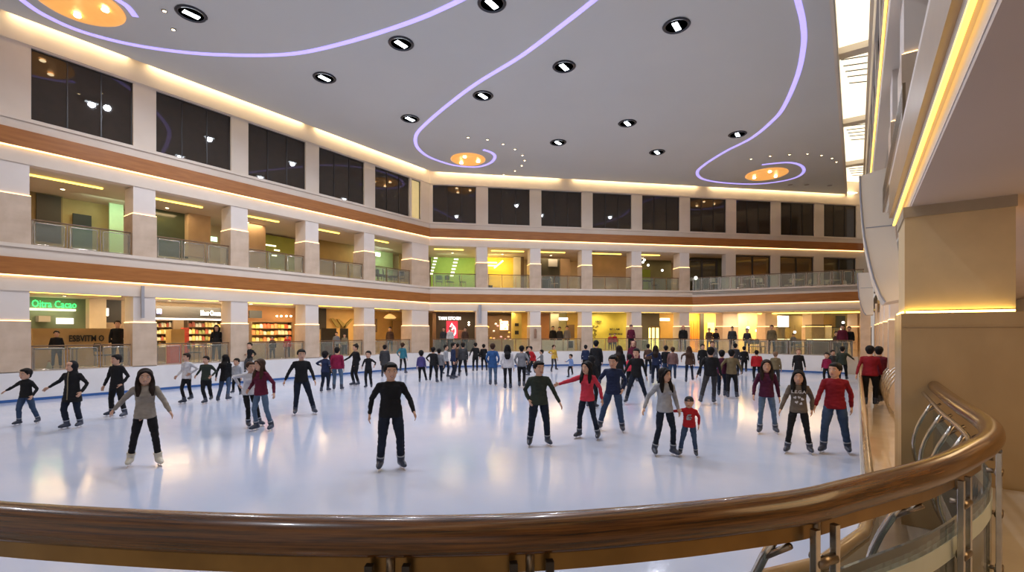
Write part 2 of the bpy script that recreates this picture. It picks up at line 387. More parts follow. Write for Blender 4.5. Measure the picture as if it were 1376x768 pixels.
# luminous skylight along the right
m = MB()
for k in range(8):
    y0 = -8 + 7.7 * k
    m.box(-.62, .62, y0 + .25, y0 + 7.45, 13.2, 13.25)
struct(m.build('ceiling_skylight', cream))
m = MB()
for k in range(9): m.box(-.62, .62, -8 + 7.7 * k - .25, -8 + 7.7 * k + .25, 12.95, 13.3)
m.box(.36, .46, -8, 46, 12.9, 13.1)
m.box(-.66, -.56, -8, 46, 12.1, 13.4)
struct(m.build('trim_skylight_beams', panelw))
m = MB()
for k in range(8):
    y0 = -8 + 7.7 * k
    for j, q in enumerate((.6, 1.2, 1.75, 2.3, 3.0)):
        m.tube([(-.5 + .06 * j, y0 + q, 13.1), (.36, y0 + q + .25, 13.1)], .022, 5)
struct(m.build('trim_skylight_rods', dark))
# ---------------------------------------------------------------- terrace over the far end of the rink
te = [(-9.2, 34.3), (-7.5, 34.55), (-5.5, 34.75), (-3.2, 34.95), (-1.2, 35.15), (.4, 35.4)]
m = MB()
m.prism(te + [(.4, 43.9), (-9.2 + .01, 34.35)], 3.58, 3.62)
m.prism(te + [(.4, 43.9), (-9.2 + .01, 34.35)], Z2 - .3, Z2)
struct(m.build('ceiling_terrace', soff))
m = MB(); strip(m, te, .25, 3.55, 4.06); strip(m, te, .25, 4.6, Z2 + .02); strip(m, te, -.03, Z2 - .08, Z2 + .02); struct(m.build('wall_terrace_edge', white))
m = MB(); strip(m, te, -.08, 4.06, 4.61); struct(m.build('trim_terrace_wood', woodband))
m = MB(); strip(m, te, -.07, 4.02, 4.055); struct(m.build('trim_terrace_light', led))
m = MB(); m.tube([(-5.8, 38.6, 3.52), (.3, 39.3, 3.52)], .04, 6); struct(m.build('trim_terrace_cove', ledy))
rear(FC, 31.5, 33, -6, Z1, 3.6, stone, 'wall_cafe_end')
m = MB(); m.box(.17, .6, 31.2, 44, Z1, 3.6); struct(m.build('wall_cafe_side', stone))

# ---------------------------------------------------------------- right hand facade
m = MB()
m.box(XR, XR + .06, -6, 9.5, 3.89, 4.6); m.box(1.0, 1.4, 9.5, 43.5, 3.62, 4.6)
m.box(XR, XR + .3, -6, 43.5, 8.6, 9.2); m.box(XR, XR + .3, -6, 43.5, 11.4, 12.9); m.box(XR, XR + .3, -6, 43.5, 7.7, 8.1)
for k in range(14): m.box(XR + .04, XR + .3, -5 + 3.45 * k, -4.2 + 3.45 * k, 9.2, 11.4)
struct(m.build('wall_right', panelw))
m = MB(); m.box(XR - .05, XR, -6, 9.5, 4.0, 4.5); m.box(XR - .05, XR, -6, 43.5, 8.15, 8.6); struct(m.build('trim_right_wood', mat('bronze_panel', (.42, .29, .17), .35)))
m = MB(); m.box(XR - .05, XR + .0, -6, 9.5, 4.5, 4.56); struct(m.build('trim_right_white_edge', paint))
m = MB(); m.box(XR - .01, XR + .02, -6, 9.4, 3.86, 3.885); m.box(.90, .96, 9.6, 38, 3.58, 3.61); m.box(XR - .05, XR - .01, -6, 43, 8.10, 8.145); struct(m.build('trim_right_light', ledr))
m = MB(); m.box(XR + .055, XR + .12, -6, 9, 3.74, 3.95); struct(m.build('trim_right_reveal', paint))
m = MB(); m.prism([(XR + .06, -6), (9, -6), (9, 43), (1.42, 43), (1.42, 9.5), (XR + .06, 9.5)], 3.70, 3.83); struct(m.build('ceiling_right', mat('soffit_grey', (.55, .48, .46), .6, scale=.5)))
m = MB(); m.prism([(XR + .3, -6), (9, -6), (9, 43), (XR + .3, 43)], 7.7, 7.9); m.prism([(XR + .1, -6), (9, -6), (9, 43), (1.0, 43), (1.0, 13.9), (XR + .1, 13.9)], Z2 - .1, Z2); struct(m.build('floor_right_gallery', soff))
m = MB(); m.box(6, 6.2, -6, 43, 0, 12.5); struct(m.build('wall_right_rear', cre))
for k in range(13): window(FR, -4.2 + 3.45 * k, -1.55 + 3.45 * k, 9.25, 11.35, 0)
m = MB(); m.box(XR - .0, XR + .05, -6, 12, Z2 - .1, Z2 + .9)
# near pillar
e = empty('pillar', (0, 0, 0))
m = MB(); m.box(.46, 1.38, 7.3, 8.3, 2.50, 3.69); m.build('shaft', mat('pillar_paint', (.70, .53, .30), .55), e)
m = MB(); m.box(.445, 1.39, 7.27, 8.33, 3.58, 3.70); m.build('shadow_gap_band', mat('shadow_gap_tone', (.42, .34, .24), .6), e)  # shade of the gap under the soffit, put in as a darker strip
m = MB(); m.box(.425, 3.6, 7.24, 8.4, 0, 2.46); m.box(.43, 3.6, 7.22, 7.24, 2.30, 2.31); m.build('stone_base', stone_r, e)
m = MB(); m.box(.47, 1.37, 7.255, 7.285, 2.463, 2.485); m.box(.44, .455, 7.29, 8.3, 2.463, 2.485); m.build('light_ledge', ledp, e)
tag(e, 'large tan stone pillar beside the viewing deck with a glowing ledge', 'pillar')
def rcol(y, b0, z0, zh, zl, lab, grp, wd=.8, dp=.7):
    e = empty('column', (b0, y, z0))
    m = MB(); m.box(0, dp, 0, wd, 0, zl - z0); m.build('plinth', stone, e)
    m = MB(); m.box(.03, dp - .03, .03, wd - .03, zl - z0, zh - z0); m.build('shaft', paint, e)
    m = MB(); m.box(.005, .028, .03, wd - .03, zl - z0 + .001, zl - z0 + .02); m.box(.03, dp - .03, .005, .028, zl - z0 + .001, zl - z0 + .02); m.build('light_ledge', led, e)
    tag(e, lab, 'column', grp)
for i in range(5): rcol(17.65 + 3.45 * i, .76, 0, 3.7, 2.58, 'pale column at the right of the walkway, %s from the viewing deck' % ordw[i], 'walkway columns')
for i in range(8): rcol(9.8 + (3.0 if i == 1 else 3.3 * i), XR + .12 if i < 2 else 1.02, Z2, 7.7, 6.62, 'white column on the right hand gallery, %s from the viewing deck' % ordw[i], 'right gallery columns', .9, .7)
rcol(7.3, 2.6, 2.0, 3.7, 2.5, 'pale column behind the near stone pillar at the right edge', 'walkway columns')
# hull shaped panels
def hull(y0, y1, prof, lab):
    e = empty('hull_sculpture', (0, y0, 0))
    m = MB(); n = len(prof); L = y1 - y0
    vs = [(b, 0, z) for b, z in prof] + [(b, L, z) for b, z in prof]
    m.add(vs, [tuple(range(n))[::-1], tuple(range(n, 2 * n))] + [(i, (i + 1) % n, n + (i + 1) % n, n + i) for i in range(n)])
    m.build('end_panel', panelw, e)
    nl = [p for p in prof if True]
    half = n - 2
    m = MB(); pts = [Vector((b, -.01, z)) for b, z in prof[:half]]
    m.tube([p + Vector((-.01, .0, 0)) for p in pts], .02, 6); m.build('edge', greyp, e)
    zj = (prof[0][1] + prof[half - 1][1]) / 2
    m = MB(); m.box(prof[0][0] + .1, prof[-1][0] + .12, -.006, 0, zj + .25, zj + .27); m.build('joint', greyp, e)
    m = MB(); m.box(.78, 1.0, .3, L - .3, 3.2, 3.5); m.build('bracket', steel_d, e)
    tag(e, lab, 'sculptural panel')
hull(14.2, 16.2, [(.075, 5.95), (.085, 5.5), (.115, 5.0), (.16, 4.5), (.24, 4.0), (.34, 3.5), (.47, 3.1), (.56, 2.93), (.90, 3.0), (.56, 6.05)], 'large white hull shaped panel hanging from the right facade')
hull(27.0, 28.5, [(.04, 4.9), (.06, 4.4), (.10, 3.8), (.18, 3.4), (.28, 3.1), (.36, 3.0), (.62, 3.0), (.60, 4.9)], 'smaller white curved panel farther along the right facade')
for i, (y, z0, z1) in enumerate(((7.0, 4.72, 5.0),)):
    e = MB(); e.box(XR - .04, XR - .01, y, y + 5, z0 - .13, z0 + .02); e.box(XR - .04, XR - .01, y, y + 5, z0 + .30, z0 + .33)
    for k in range(42): e.box(XR - .04, XR - .01, y + .12 * k, y + .12 * k + .06, z0 + .02, z0 + .30)
    tag(e.build('lattice_screen', steel_d), 'dark lattice screen on the edge of the right hand gallery', 'screen')

# ---------------------------------------------------------------- ceiling lights
dn = [(661, 4), (257, 18), (909, 34), (539, 58), (758, 89), (436, 104), (649, 128), (843, 165), (551, 159), (750, 191), (991, 180), (883, 204)]
dlab = ['cut off by the top edge of the picture', 'nearest the big gold dish at top left', 'farthest right of the large near ones', 'just right of the long violet curve at left', 'in the middle of the ceiling',
        'nearest the left wall windows', 'beside the long violet diagonal', 'left of the violet curve at right', 'left of the bend in the violet line', 'first in the far middle row, above the back wall windows', 'touching the violet curve at right', 'lowest one right of centre']
def downlight(p, label, vis=True):
    e = empty('ceiling_floodlight', p)
    m = MB(); m.lathe([(.42, 0), (.44, -.02), (.40, -.05), (.35, -.045), (.34, -.01)]); m.build('bezel', mat('dark_bezel', (.03, .035, .05), .3), e, True)
    m = MB(); m.lathe([(.345, -.012), (.01, -.012), (.01, -.02), (.34, -.02)]); m.build('reflector', mat('dark_bowl', (.05, .06, .07), .2, metal=.6), e)
    m = MB(); m.box(-.085, .085, -.22, .22, -.05, -.03); m.build('lamp', lampw, e)
    lamp('SPOT', 'flood', (0, 0, -.12), P_DOWN, (.86, .90, 1), e, size=.12, spot=R(172))
    tag(e, label, 'ceiling light', 'ceiling floodlights')
for (x, y), l in zip(dn, dlab): downlight(at(x, y, ZC), 'round dark rimmed ceiling floodlight, ' + l)
for i, (x, y) in enumerate(((-17, 7), (-8, 5.5), (-4, 8), (-16, -3), (-5, -3))):
    lamp('SPOT', 'flood', (x, y, ZC - .1), P_DOWN, (.86, .90, 1), size=.12, spot=R(172))
sp = [(221, 14), (233, 39), (629, 184), (655, 187), (676, 193), (692, 200), (702, 208), (705, 215), (701, 222), (692, 229), (677, 234), (1009, 213), (1035, 209), (1061, 207), (1085, 206), (1104, 208), (1118, 212), (1124, 217)]
for i, (x, y) in enumerate(sp):
    p = at(x, y, ZC); e = empty('ceiling_spotlight', p)
    m = MB(); m.lathe([(.07, 0), (.08, -.03), (.055, -.035), (.05, -.01)], n=12); m.build('rim', steel_d, e)
    m = MB(); m.lathe([(.05, -.012), (.048, -.024), (.01, -.026)], n=10); m.build('lamp', bulb, e)
    if i < 2: l, g = 'tiny square warm spotlight, the %s one beside the big gold dish' % ['upper', 'lower'][i], None
    elif i < 11: l, g = 'tiny warm spotlight in the arc around the gold dish at centre, %s counted clockwise' % ordw[i - 2], 'spotlights around the centre dish'
    else: l, g = 'tiny warm spotlight in the arc above the gold dish at right, %s from the left' % ordw[i - 11], 'spotlights above the right dish'
    tag(e, l, 'ceiling light', g)
for i, (x, y) in enumerate(((1062, 248), (1084, 248), (1115, 249))):
    m = MB(); m.lathe([(.16, 0), (.15, -.02), (.02, -.02)], n=14); o = m.build('ceiling_vent', mat('vent_grey', (.28, .26, .25), .5)); o.location = at(x, y, ZC)
    tag(o, 'small unlit round ceiling vent near the right end of the ceiling, %s from the left' % ordw[i], 'vent', 'ceiling vents')
for (x, y), rr, l in (((107, 4), 1.08, 'large glowing gold dish on the ceiling at the top left'), ((629, 213.5), .98, 'glowing gold dish at the end of the middle violet line'), ((1030, 233.5), 1.2, 'glowing gold dish inside the violet loop at right')):
    e = empty('ceiling_dish_light', at(x, y, ZC))
    m = MB(); m.lathe([(rr, -.0), (rr + .02, -.03), (rr * .93, -.09), (rr * .7, -.06), (rr * .35, -.03), (.02, -.015)], n=40); m.build('dish', gold, e, True)
    for a in range(3):
        m = MB(); m.ell((rr * .6 * math.cos(a * 2.1 + .9), rr * .6 * math.sin(a * 2.1 + .9), -.10), (.10, .10, .045), 10, 6); m.build('bulb', bulb, e, True)
    tag(e, l, 'ceiling light', 'gold ceiling dishes')
sw = [([(-30, -45), (0, -25), (30, 0), (60, 20), (110, 42), (180, 60), (260, 71), (340, 74), (400, 71), (460, 58), (520, 40), (570, 22), (618, 0), (660, -22)], 'long violet light line sweeping across the upper left of the ceiling'),
      ([(120, -25), (150, -6), (162, 2), (172, 9), (182, 22)], 'short violet light line beside the big gold dish'),
      ([(840, -32), (798, 0), (760, 30), (700, 75), (640, 112), (600, 142), (570, 168), (559, 182), (560, 196), (572, 208), (590, 216), (612, 222), (640, 224), (658, 219), (665, 211), (661, 205), (650, 201)], 'violet light line running diagonally down to the centre gold dish'),
      ([(1064, -30), (1072, 0), (1079, 30), (1080, 60), (1072, 100), (1055, 140), (1040, 160), (1010, 185), (975, 203), (948, 220), (937, 231), (944, 240), (970, 245), (1010, 247), (1045, 244), (1070, 238), (1080, 230), (1076, 222), (1058, 218), (1024, 221)], 'violet light line curling around the right gold dish')]
def cat(pts, n=6):
    out = []
    for i in range(len(pts) - 1):
        p0 = pts[max(i - 1, 0)]; p1 = pts[i]; p2 = pts[i + 1]; p3 = pts[min(i + 2, len(pts) - 1)]
        for k in range(n):
            t = k / n; out.append(.5 * ((2 * p1) + (p2 - p0) * t + (2 * p0 - 5 * p1 + 4 * p2 - p3) * t * t + (-p0 + 3 * p1 - 3 * p2 + p3) * t ** 3))
    out.append(pts[-1]); return out
for pts, l in sw:
    P = cat([at(x, y, ZC) for x, y in pts]); m = MB()
    for i in range(len(P)):
        d = (P[min(i + 1, len(P) - 1)] - P[max(i - 1, 0)]).normalized(); nn = Vector((-d.y, d.x, 0)) * .085
        a, b = P[i] + nn, P[i] - nn
        m.v += [(a.x, a.y, ZC - .001), (b.x, b.y, ZC - .001), (b.x, b.y, ZC - .02), (a.x, a.y, ZC - .02)]
    for i in range(len(P) - 1):
        q = 4 * i
        for k in range(4): m.f.append((q + k, q + (k + 1) % 4, q + 4 + (k + 1) % 4, q + 4 + k)); m.m.append(0)
    tag(m.build('light_line', ledv), l, 'light line', 'violet ceiling light lines')

# ---------------------------------------------------------------- arcade lamps (downlights of the shops and galleries, then area lights without fixtures)
WARM = (1, .68, .36)
k_ = 0
spotrim = mat('white_rim', (.7, .66, .6), .4)
SM = MB(); SM.lathe([(.09, 0), (.10, -.02), (.07, -.025), (.065, -.005)], n=12); rim_me = SM.mesh('rim'); rim_me.materials.append(spotrim)
SM = MB(); SM.lathe([(.065, -.006), (.06, -.02), (.005, -.022)], n=10); bul_me = SM.mesh('lamp'); bul_me.materials.append(bulb)
def gallery_lamp(F, s, d, z, label, group, power=P_ARC, col=WARM, sz=1.6):
    e = empty('recessed_lamp', F(s, d, z))
    for nm, me in (('rim', rim_me), ('lamp', bul_me)):
        o = bpy.data.objects.new(nm, me); COL.objects.link(o); o.parent = e
    lamp('AREA', 'glow', (0, 0, -.04), power, col, e, size=sz, size_y=.5, rot=(0, 0, math.atan2(F.u.y, F.u.x)))
    tag(e, label, 'ceiling lamp', group)
for i, (a, b) in enumerate(wins_L):
    nm = 'bay cut by the left edge' if i == 0 else '%s bay from the left edge' % ordw[i - 1]
    gallery_lamp(FL, (a + b) / 2, 2.6, 3.61, 'small recessed lamp, ground floor, left wall, ' + nm, 'arcade lamps', P_ARC * 1.15)
    gallery_lamp(FL, (a + b) / 2, 2.9, 7.69, 'small recessed lamp, gallery, left wall, ' + nm, 'gallery lamps', P_ARC * .55)
for i, (a, b) in enumerate(wins_C[:9]):
    nm = '%s bay right of the corner' % ordw[i]
    gallery_lamp(FC, (a + b) / 2, 2.6, 3.61, 'small recessed lamp, ground floor, back wall, ' + nm, 'arcade lamps', P_ARC * 1.3)
    if i < 6: gallery_lamp(FC, (a + b) / 2, 2.9, 7.69, 'small recessed lamp, gallery, back wall, ' + nm, 'gallery lamps', P_ARC * .6)
for i, (x, y) in enumerate(((-6, 35.8), (-2.5, 36.5))):
    gallery_lamp(Frame((x, y), (1, 0), (0, 1)), 0, 0, 3.57, 'small warm recessed lamp over the cafe seating, ' + ['left', 'right'][i] + ' one', 'cafe lamps', P_ARC * 1.4)
lamp('AREA', 'terrace_glow', FC(25, 1.8, 7.5), 60, WARM, size=6, size_y=1, rot=(0, 0, R(45)))
lamp('AREA', 'walkway_fill', (1.9, 12, 3.55), 110, WARM, size=1, size_y=8)  # added fill without a fixture, brightens walkway and hull panel
lamp('AREA', 'walkway_fill', (1.9, 24, 3.55), 170, WARM, size=.8, size_y=14)  # same added fill, farther along the walkway
lamp('AREA', 'deck_fill', (3.2, 3.4, 3.66), 60, (1, .66, .32), size=3, size_y=2.5)  # added fill without a fixture, warms the near pillar and wall
# cove lines on the soffits
def cove(F, s0, s1, d, z, mt, lab, grp):
    m = MB(); m.box(s0, s1, d, d + .10, z - .05, z - .01, F); tag(m.build('cove_light', mt), lab, 'light line', grp)
for i, (a, b) in enumerate(wins_L):
    nm = 'bay cut by the left edge' if i == 0 else '%s bay from the left edge' % ordw[i - 1]
    cove(FL, a + .1, b - (.5 if i else .1), 1.5, 7.70, ledy, 'yellow light line gallery soffit, left wall, ' + nm, 'gallery light lines')
    cove(FL, a + .1, b - .1, .95, 3.62, ledy, 'yellow light line ground floor soffit, left wall, ' + nm, 'arcade light lines')
for i, (a, b) in enumerate(wins_C[:5]):
    nm = '%s bay right of the corner' % ordw[i]
    cove(FC, a + .1 + .3 * (i % 2), b - .1 - .6 * ((i + 1) % 2), 1.5, 7.70, ledy, 'yellow light line gallery soffit, back wall, ' + nm, 'gallery light lines')
    cove(FC, a + .1, b - .1, .95, 3.62, ledy, 'yellow light line ground floor soffit, back wall, ' + nm, 'arcade light lines')

# ---------------------------------------------------------------- railings
def rail_proto(L, h, kind):
    e = empty('railing'); n = 3
    m = MB(); m.box(0, L, -.03, .03, h - .045, h); m.build('top_rail', railtop, e, bevel=.008)
    for k in range(n + 1):
        x = min(max(L * k / n, .03), L - .03); m = MB(); m.box(x - .022, x + .022, -.018, .018, 0, h - .045); m.build('post', steel, e)
    for k in range(n):
        a = L * k / n + .05; b = L * (k + 1) / n - .05
        if kind == 0:
            m = MB(); m.tube([(a + .03, 0, .09), (a + .07, 0, .06), (b - .07, 0, .06), (b - .03, 0, .09), (b - .03, 0, h - .14), (b - .07, 0, h - .10), (a + .07, 0, h - .10), (a + .03, 0, h - .14)], .014, 6, closed=True); m.build('panel_frame', steel, e, True)
        m = MB(); m.box(a, b, -.006, .006, .05, h - .07); m.build('glass_panel', gpanel, e)
    return e
first = {}
def railing(L, h, kind, F, s, d, z, label, group):
    key = (round(L, 2), h, kind)
    if key not in first: first[key] = rail_proto(*key); o = first[key]
    else: o = copy_tree(first[key])
    if 'label' in o: del o['label']
    F.place(o, s, d, z); tag(o, label, 'railing', group)
for i, (a, b) in enumerate(wins_L):
    if i == 0: continue
    nm = '%s bay from the left edge' % ordw[i - 1]
    railing(2.66, .86, 0, FL, a + .02, .12, Z1, 'glass railing, ground floor, left wall, ' + nm, 'arcade railings')
    railing(2.66, .88, 0, FL, a + .02, .12, Z2, 'framed glass railing, gallery, left wall, ' + nm, 'gallery railings')
for i, (a, b) in enumerate(wins_C[:5]):
    nm = '%s bay right of the corner' % ordw[i]
    railing(2.70, .86, 1, FC, a + .01, .12, Z1, 'glass railing, ground floor, back wall, ' + nm, 'arcade railings')
    railing(2.70, .88, 1, FC, a + .01, .12, Z2, 'glass railing, gallery, back wall, ' + nm, 'gallery railings')
for i in range(4):
    railing(2.95, .86, 0, Frame((-12.1 + 3.0 * i, 31.25), (1, 0), (0, 1)), 0, 0, Z1, 'glass railing between the rink and the cafe seating, %s from the left' % ordw[i], 'cafe railings')
for i in range(len(te) - 1):
    a = Vector(te[i]); b = Vector(te[i + 1]); u = (b - a); L = u.length
    u.normalize(); railing(L - .02, .9, 0, Frame(a, u, (-u.y, u.x)), 0, .12, Z2 + .02, 'steel framed railing on the curved terrace, %s panel from the left' % ordw[i], 'terrace railings')

# ---------------------------------------------------------------- viewing deck in the foreground
rp = [(-260, 668), (-160, 680), (-80, 689), (0, 699), (150, 709), (300, 716), (450, 719.5), (600, 719.5), (750, 714), (900, 702), (1000, 691), (1080, 680), (1140, 665), (1192, 651), (1240, 638), (1276, 624), (1305, 609), (1322, 599), (1332, 588), (1331, 576), (1321, 566), (1305, 555), (1288, 544), (1270, 530), (1250, 514)]
ZR = 1.63
RP = cat([at(x, y, ZR) for x, y in rp], 4)
hr = empty('handrail', RP[0]); off = -RP[0]
m = MB(); m.tube([p + off for p in RP], .06, 20); ro = m.build('rail', railwood, hr, True, fix=False)
ul = ro.data.uv_layers.new(name='grain')
for pl in ro.data.polygons:
    vi = list(pl.vertices); q0 = [v % 20 for v in vi]; wrap = max(q0) - min(q0) > 10
    for li, v in zip(pl.loop_indices, vi): q = v % 20; ul.data[li].uv = ((q + 20 if wrap and q < 10 else q) / 20, (v // 20) * .09)
def normal(i):
    d = (RP[min(i + 1, len(RP) - 1)] - RP[max(i - 1, 0)]).normalized(); return Vector((-d.y, d.x, 0))
def ribbon(pts, t, z0, z1):
    m = MB(); rr = []
    for i, p in enumerate(pts):
        nn = normal(i) * t; a = p + off; b = a + nn
        rr.append([Vector((a.x, a.y, z0 - ZR)) + Vector((0, 0, off.z + ZR)), Vector((b.x, b.y, z0 - ZR)) + Vector((0, 0, off.z + ZR)), Vector((b.x, b.y, z1 - ZR)) + Vector((0, 0, off.z + ZR)), Vector((a.x, a.y, z1 - ZR)) + Vector((0, 0, off.z + ZR))])
    m.rings(rr); return m
ribbon(RP[:68], .035, 1.512, 1.585).build('underside_band', mat('bronze_band', (.30, .18, .06), .3, metal=.8, col2=(.22, .13, .045)), hr)
tag(hr, 'polished dark wood handrail curving across the foreground', 'handrail')
gl = empty('glass_balustrade', RP[0])
ribbon(RP[:], .012, .60, 1.36).build('glass', glass('deck_glass', (.84, .92, .86), op=.12), gl)
ribbon(RP[:], -.003, 1.19, 1.28).build('frosted_band', mat('frosted_band', (.55, .60, .56), .5), gl)
tag(gl, 'curved glass balustrade under the wooden handrail with a frosted band', 'balustrade')
def near_idx(px, py):
    q = at(px, py, ZR); return min(range(len(RP)), key=lambda i: (RP[i] - q).length)
def post(px, py, lab, mt=None):
    i = near_idx(px, py); p = RP[i]; nn = normal(i); ang = math.atan2(nn.y, nn.x)
    e = empty('balustrade_post', (p.x, p.y, .58), ang)
    for sy in (-.055, .055):
        m = MB(); m.box(-.045, -.02, sy - .012, sy + .012, 0, .98); m.build('steel_flat', mt or steel, e, bevel=.002)
    for z in (.30, .62, .86):
        m = MB(); m.tube([(-.032, -.05, z), (-.032, .05, z)], .02, 10); m.tube([(-.03, 0, z), (.02, 0, z)], .014, 8); m.build('clamp', steel_d, e, True)
    m = MB(); m.tube([(-.0, 0, .92), (0, 0, 1.0)], .014, 8); m.build('rail_bracket', steel_d, e, True)
    tag(e, lab, 'post', 'balustrade posts')
post(525, 719, 'dark steel post under the handrail left of centre', dark); post(720, 716, 'dark steel post under the middle of the handrail', dark)
post(1100, 675, 'double steel post with clamp under the right part of the handrail'); post(1285, 622, 'steel post with clamps just before the bend of the handrail'); post(1333, 588, 'steel post at the outermost bend of the handrail')
def rib(px, py, lab, bow=.2, dz=0):
    i = near_idx(px, py); p = RP[i]; nn = normal(i)
    pts = []
    for k in range(11):
        t = k / 10; pts.append(Vector((p.x, p.y, 1.50 - .88 * t)) + nn * (.02 + bow * math.sin(PI * (.08 + .92 * t) * .9)))
    e = empty('curved_baluster', pts[0])
    m = MB(); m.tube([q - pts[0] for q in pts], .017, 8); m.build('tube', steel, e, True)
    m = MB(); m.tube([Vector((p.x, p.y, 1.50)) - pts[0], pts[1] - pts[0]], .012, 8); m.build('bracket', steel_d, e, True)
    tag(e, lab, 'baluster', 'curved balusters')
for px, py, l in ((1062, 683, 'curved steel tube baluster left of the double post'), (1240, 638, 'curved steel tube baluster seen through the glass at right'), (1296, 550, 'curved steel baluster on the far arm of the handrail, nearest'), (1279, 537, 'curved steel baluster on the far arm of the handrail, middle'), (1262, 524, 'curved steel baluster on the far arm of the handrail, beside the stone wall'), (1312, 561, 'curved steel baluster inside the bend of the handrail')):
    rib(px, py, l)
m = MB()
inner = [p for p in RP[70:]]
m.tube([p + normal(70 + i) * .1 + Vector((0, 0, -.08)) for i, p in enumerate(inner)], .016, 8)
tag(m.build('guide_tube', steel, smooth=True), 'thin steel tube following the inside of the far handrail arm', 'tube')
m = MB()
pts = [(p.x, p.y) for p in RP]
m.prism([(pts[0][0], pts[0][1])] + pts[1:] + [(.9, 7.2), (4, 7.2), (4, -4), (-4, -4)], .35, .58)
struct(m.build('floor_deck', marble))
# curved railing beside the walkway
wr = empty('walkway_railing', (.70, 14.6, 0))
for k in range(6):
    y = .8 * k; m = MB()
    m.tube(cat([Vector(q) for q in ((.12, y + .05, 0), (-.04, y, .3), (-.10, y, .62), (-.04, y, .95), (.12, y, 1.2), (.24, y, 1.3))], 4), .026, 8); m.build('curved_rib', steel, wr, True)
for z in (.5, .8):
    m = MB(); m.tube([(-.06, -.1, z), (-.06, 4.0, z)], .010, 6); m.build('bar', steel_d, wr, True)
m = MB(); m.tube([(.24, -.2, 1.3), (.24, 4.1, 1.3)], .03, 8); m.build('top_rail', railtop, wr, True)
tag(wr, 'railing of curved steel ribs beside the marble walkway', 'railing')
# ---------------------------------------------------------------- people
def cl(n, c, r=.8): return mat('cloth_' + n, c, r, col2=tuple(x * .78 for x in c), scale=7, bump=.25, spec=.2)
CM_ = {'black': (.014, .014, .016), 'charcoal': (.045, .045, .05), 'navy': (.020, .030, .075), 'dkgreen': (.035, .045, .035), 'grey': (.20, .20, .215), 'ltgrey': (.36, .37, .40),
       'beige': (.30, .26, .215), 'white': (.62, .60, .62), 'maroon': (.12, .014, .035), 'magenta': (.26, .015, .06), 'red': (.42, .016, .022), 'coral': (.60, .045, .075), 'dkred': (.22, .010, .018),
       'teal': (.035, .17, .23), 'blue': (.03, .09, .24), 'purple': (.075, .06, .20), 'yellow': (.60, .38, .06), 'ltblue': (.18, .27, .50), 'brown': (.09, .05, .035), 'olive': (.17, .13, .07),
       'greybrown': (.14, .11, .085), 'plum': (.07, .012, .035), 'brownpink': (.20, .11, .10), 'jeans': (.045, .075, .14), 'ltjeans': (.10, .155, .24), 'dkjeans': (.014, .020, .036), 'orange': (.5, .14, .03), 'khaki': (.25, .2, .12)}
def cm(n): return cl(n, CM_[n])
skin = mat('skin', (.60, .35, .24), .5, col2=(.55, .31, .20), scale=9)
HM = {k: mat(n_, c_, .6, spec=.15, scale=30, stretch=(1, 1, .15), bump=.5, col2=tuple(x * .5 for x in c_)) for k, n_, c_ in (('k', 'hair_black', (.012, .010, .010)), ('b', 'hair_brown', (.060, .028, .016)), ('g', 'hair_dark_brown', (.025, .014, .010)), ('l', 'hair_light', (.25, .15, .09)))}
eyem = mat('eye_dark', (.012, .008, .006), .3); lipm = mat('lip', (.33, .09, .075), .5); scler = mat('eye_white', (.7, .68, .66), .4); teeth = mat('teeth', (.75, .72, .68), .4)
bootm = mat('skate_boot', (.035, .045, .075), .4); bootw = mat('skate_boot_cream', (.62, .57, .47), .5); bladem = mat('skate_blade', (.7, .7, .72), .2, metal=1.); bootlace = mat('boot_trim', (.35, .37, .42), .5)
from mathutils import noise as mnoise
seed = 0.
TS = bpy.data.scenes.new('modelling'); TV = TS.view_layers[0]      # scratch scene, removed at the end
def remesh(mb, name, vox, mats, parent, smooth=4, extra=None, fac=.5):
    me = mb.mesh(name)
    import bmesh
    bm = bmesh.new(); bm.from_mesh(me); bmesh.ops.recalc_face_normals(bm, faces=bm.faces); bm.to_mesh(me); bm.free()
    t = bpy.data.objects.new('t', me); TS.collection.objects.link(t)
    md = t.modifiers.new('r', 'REMESH'); md.mode = 'VOXEL'; md.voxel_size = vox; md.use_smooth_shade = True
    if smooth: sm = t.modifiers.new('s', 'SMOOTH'); sm.iterations = smooth; sm.factor = fac
    TV.update()
    m2 = bpy.data.meshes.new_from_object(t.evaluated_get(TV.depsgraph))
    bpy.data.objects.remove(t); bpy.data.meshes.remove(me); m2.name = name
    if name in ('top', 'trousers') and vox < .02:
        nr = [v.normal.copy() for v in m2.vertices]; out = []
        for v, n_ in zip(m2.vertices, nr):
            c = v.co; a = mnoise.noise(Vector((c.x * 9, c.y * 9, c.z * 22 + seed))) + .6 * mnoise.noise(Vector((c.x * 20 + seed, c.y * 20, c.z * 38)))
            out += (c.x + n_.x * a * .0075, c.y + n_.y * a * .0075, c.z + n_.z * a * .0075)
        m2.vertices.foreach_set('co', out); m2.update()
    m2.materials.clear()
    for q in mats: m2.materials.append(q)
    if extra and extra.v:
        import bmesh
        bm = bmesh.new(); bm.from_mesh(m2)
        vs = [bm.verts.new(v) for v in extra.v]
        for f, mi in zip(extra.f, extra.m):
            try: fc = bm.faces.new([vs[i] for i in f]); fc.material_index = mi; fc.smooth = True
            except ValueError: pass
        bm.to_mesh(m2); bm.free()
    o = bpy.data.objects.new(name, m2); COL.objects.link(o); o.parent = parent
    return o
